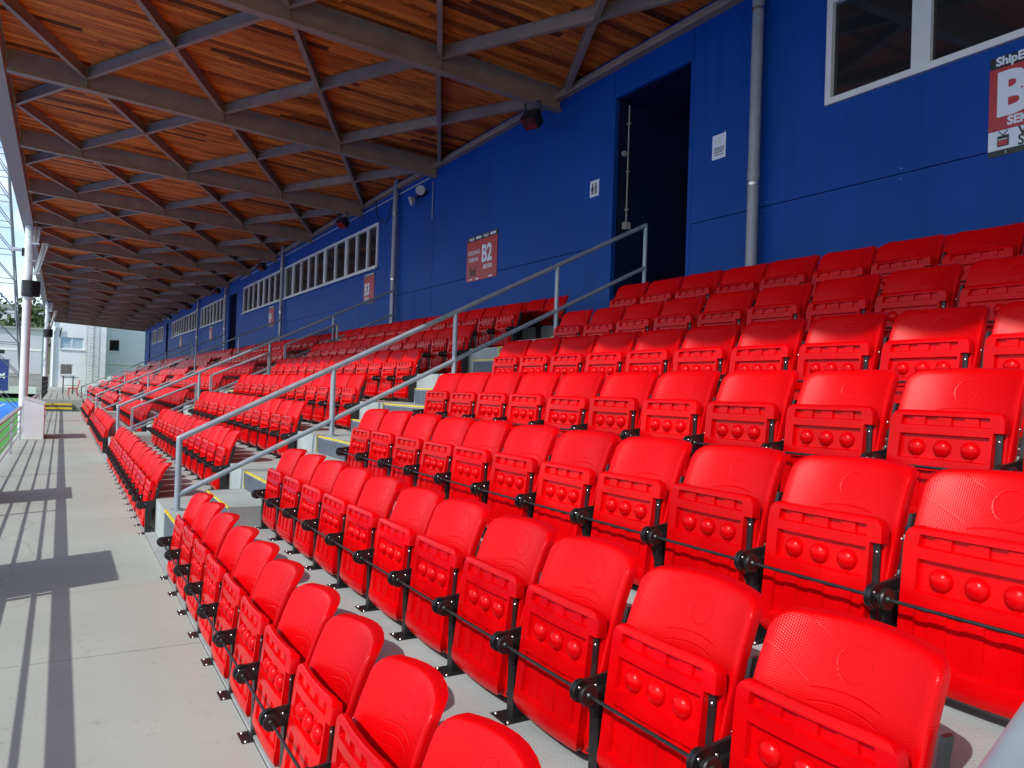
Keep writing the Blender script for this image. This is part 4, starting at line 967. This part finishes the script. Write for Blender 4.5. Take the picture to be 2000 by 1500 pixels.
# ------------------------------------------------------------------ far background
bank = MB(); bank.prism([(122, -1.0), (140, 1.8), (150, 1.8), (150, -1)], 'x', -120, -0.5); tag(part('grass_bank', bank, 'greybank', None), kind='structure')
t = thing('warehouse', 'long pale warehouse behind the pitch', 'building', (-40, 150, 0))
part('wall', B(0, 37, 0, 14, 1.0, 9.2), 'warehouse', t); part('plinth_band', B(0, 37, -0.06, -0.01, 5.6, 5.9), 'facade', t)
for x in (30.6, 24.0): w_ = part('window', B(x, x + 1.2, -0.05, -0.002, 5.0, 5.8), 'dark', t)
part('roof', B(-0.4, 37.4, -0.4, 14.4, 9.201, 9.5), 'metalroof', t)
t = thing('banner', 'dark blue banner with a white mark beside the pitch', 'banner', (-7.2, 118, -0.9))
part('cloth', B(-2, 1.3, 0, 0.05, 0.3, 4.4), 'banner', t); part('pole', MB().tube((1.35, 0, 0), (1.35, 0, 4.6), 0.05, 6), 'galv', t)
part('mark', MB().beam((-0.1, -0.02, 2.9), (0.9, -0.02, 2.2), 0.02, 0.35).beam((-0.1, -0.045, 1.9), (0.9, -0.045, 2.7), 0.02, 0.35), 'signwhite', t)
t = thing('pitch_fence', 'low white board fence along the far pitch side', 'fence', (-70, 121, -1)); 
for i in range(12): part('board', B(i * 5.6, i * 5.6 + 5.5, 0, 0.06, 0.05, 1.0), 'white', t)
hl = MB(); gx = np.linspace(-160, 40, 26); V = []; hs = [17, 19, 18]
rnd = random.Random(4)
for j, y in enumerate((170, 215, 270, 340, 430)):
    for x in gx: V.append((x, y, (-1, 8, 16, 20, 14)[j] + 2.0 * math.sin(x * 0.07 + j) + rnd.uniform(-0.6, 0.6) * (j > 0)))
nx = len(gx); hl.add(V, [(j * nx + i, j * nx + i + 1, (j + 1) * nx + i + 1, (j + 1) * nx + i) for j in range(4) for i in range(nx - 1)])
tag(part('hill', hl, 'hill', None, smooth=True), kind='structure')
lv = MB()
for c in range(420):
    x = rnd.uniform(-70, 30); y = rnd.uniform(195, 330); j = (y - 170) / 45; hz = min(20, (y - 170) * 0.17) - 1
    cx, cy, cz, s = x, y, hz + rnd.uniform(1.5, 5.5), rnd.uniform(2.2, 4.2)
    for q in range(26):
        d = Vector((rnd.gauss(0, 1), rnd.gauss(0, 1), rnd.gauss(0, 1))).normalized() * s * rnd.uniform(0.4, 1.0) ** 0.5
        pnt = Vector((cx, cy, cz)) + d; a = Vector((rnd.uniform(-1, 1), rnd.uniform(-1, 1), rnd.uniform(-1, 1))).normalized(); b_ = a.orthogonal().normalized(); e = rnd.uniform(0.35, 0.9)
        lv.add([pnt + a * e, pnt + b_ * e, pnt - a * e, pnt - b_ * e], [(0, 1, 2, 3)])
wd = part('hillside_wood', lv, 'leaf', None); tag(wd, 'dark green wood covering the far hillside', 'wood', kind='stuff')
for (x, y, w_, h_, lab) in ((-14.5, 260, 5, 5, 'small pale house among trees on the left of the hill'), (-4.2, 300, 8, 4.5, 'long low house on top of the hill')):
    zz = 17.0 if y < 290 else 21.5
    t = thing('hill_house', lab, 'house', (x, y, zz), 'houses on the hill')
    part('wall', B(-w_ / 2, w_ / 2, -4, 4, -2, h_ * 0.6), 'facade2', t); part('roof', MB().prism([(-w_ / 2 - 0.3, h_ * 0.6), (w_ / 2 + 0.3, h_ * 0.6), (w_ / 2 - 1, h_ * 0.6 + 1.2), (-w_ / 2 + 1, h_ * 0.6 + 1.2)], 'y', -4.2, 4.2), 'metalroof', t)
    for q in (-1.4, 0.8): part('window', B(q, q + 0.9, -4.05, -4.002, 0.4, 1.6), 'dark', t)
print('seats', count, 'rest', len(rest), 'planks', npl)
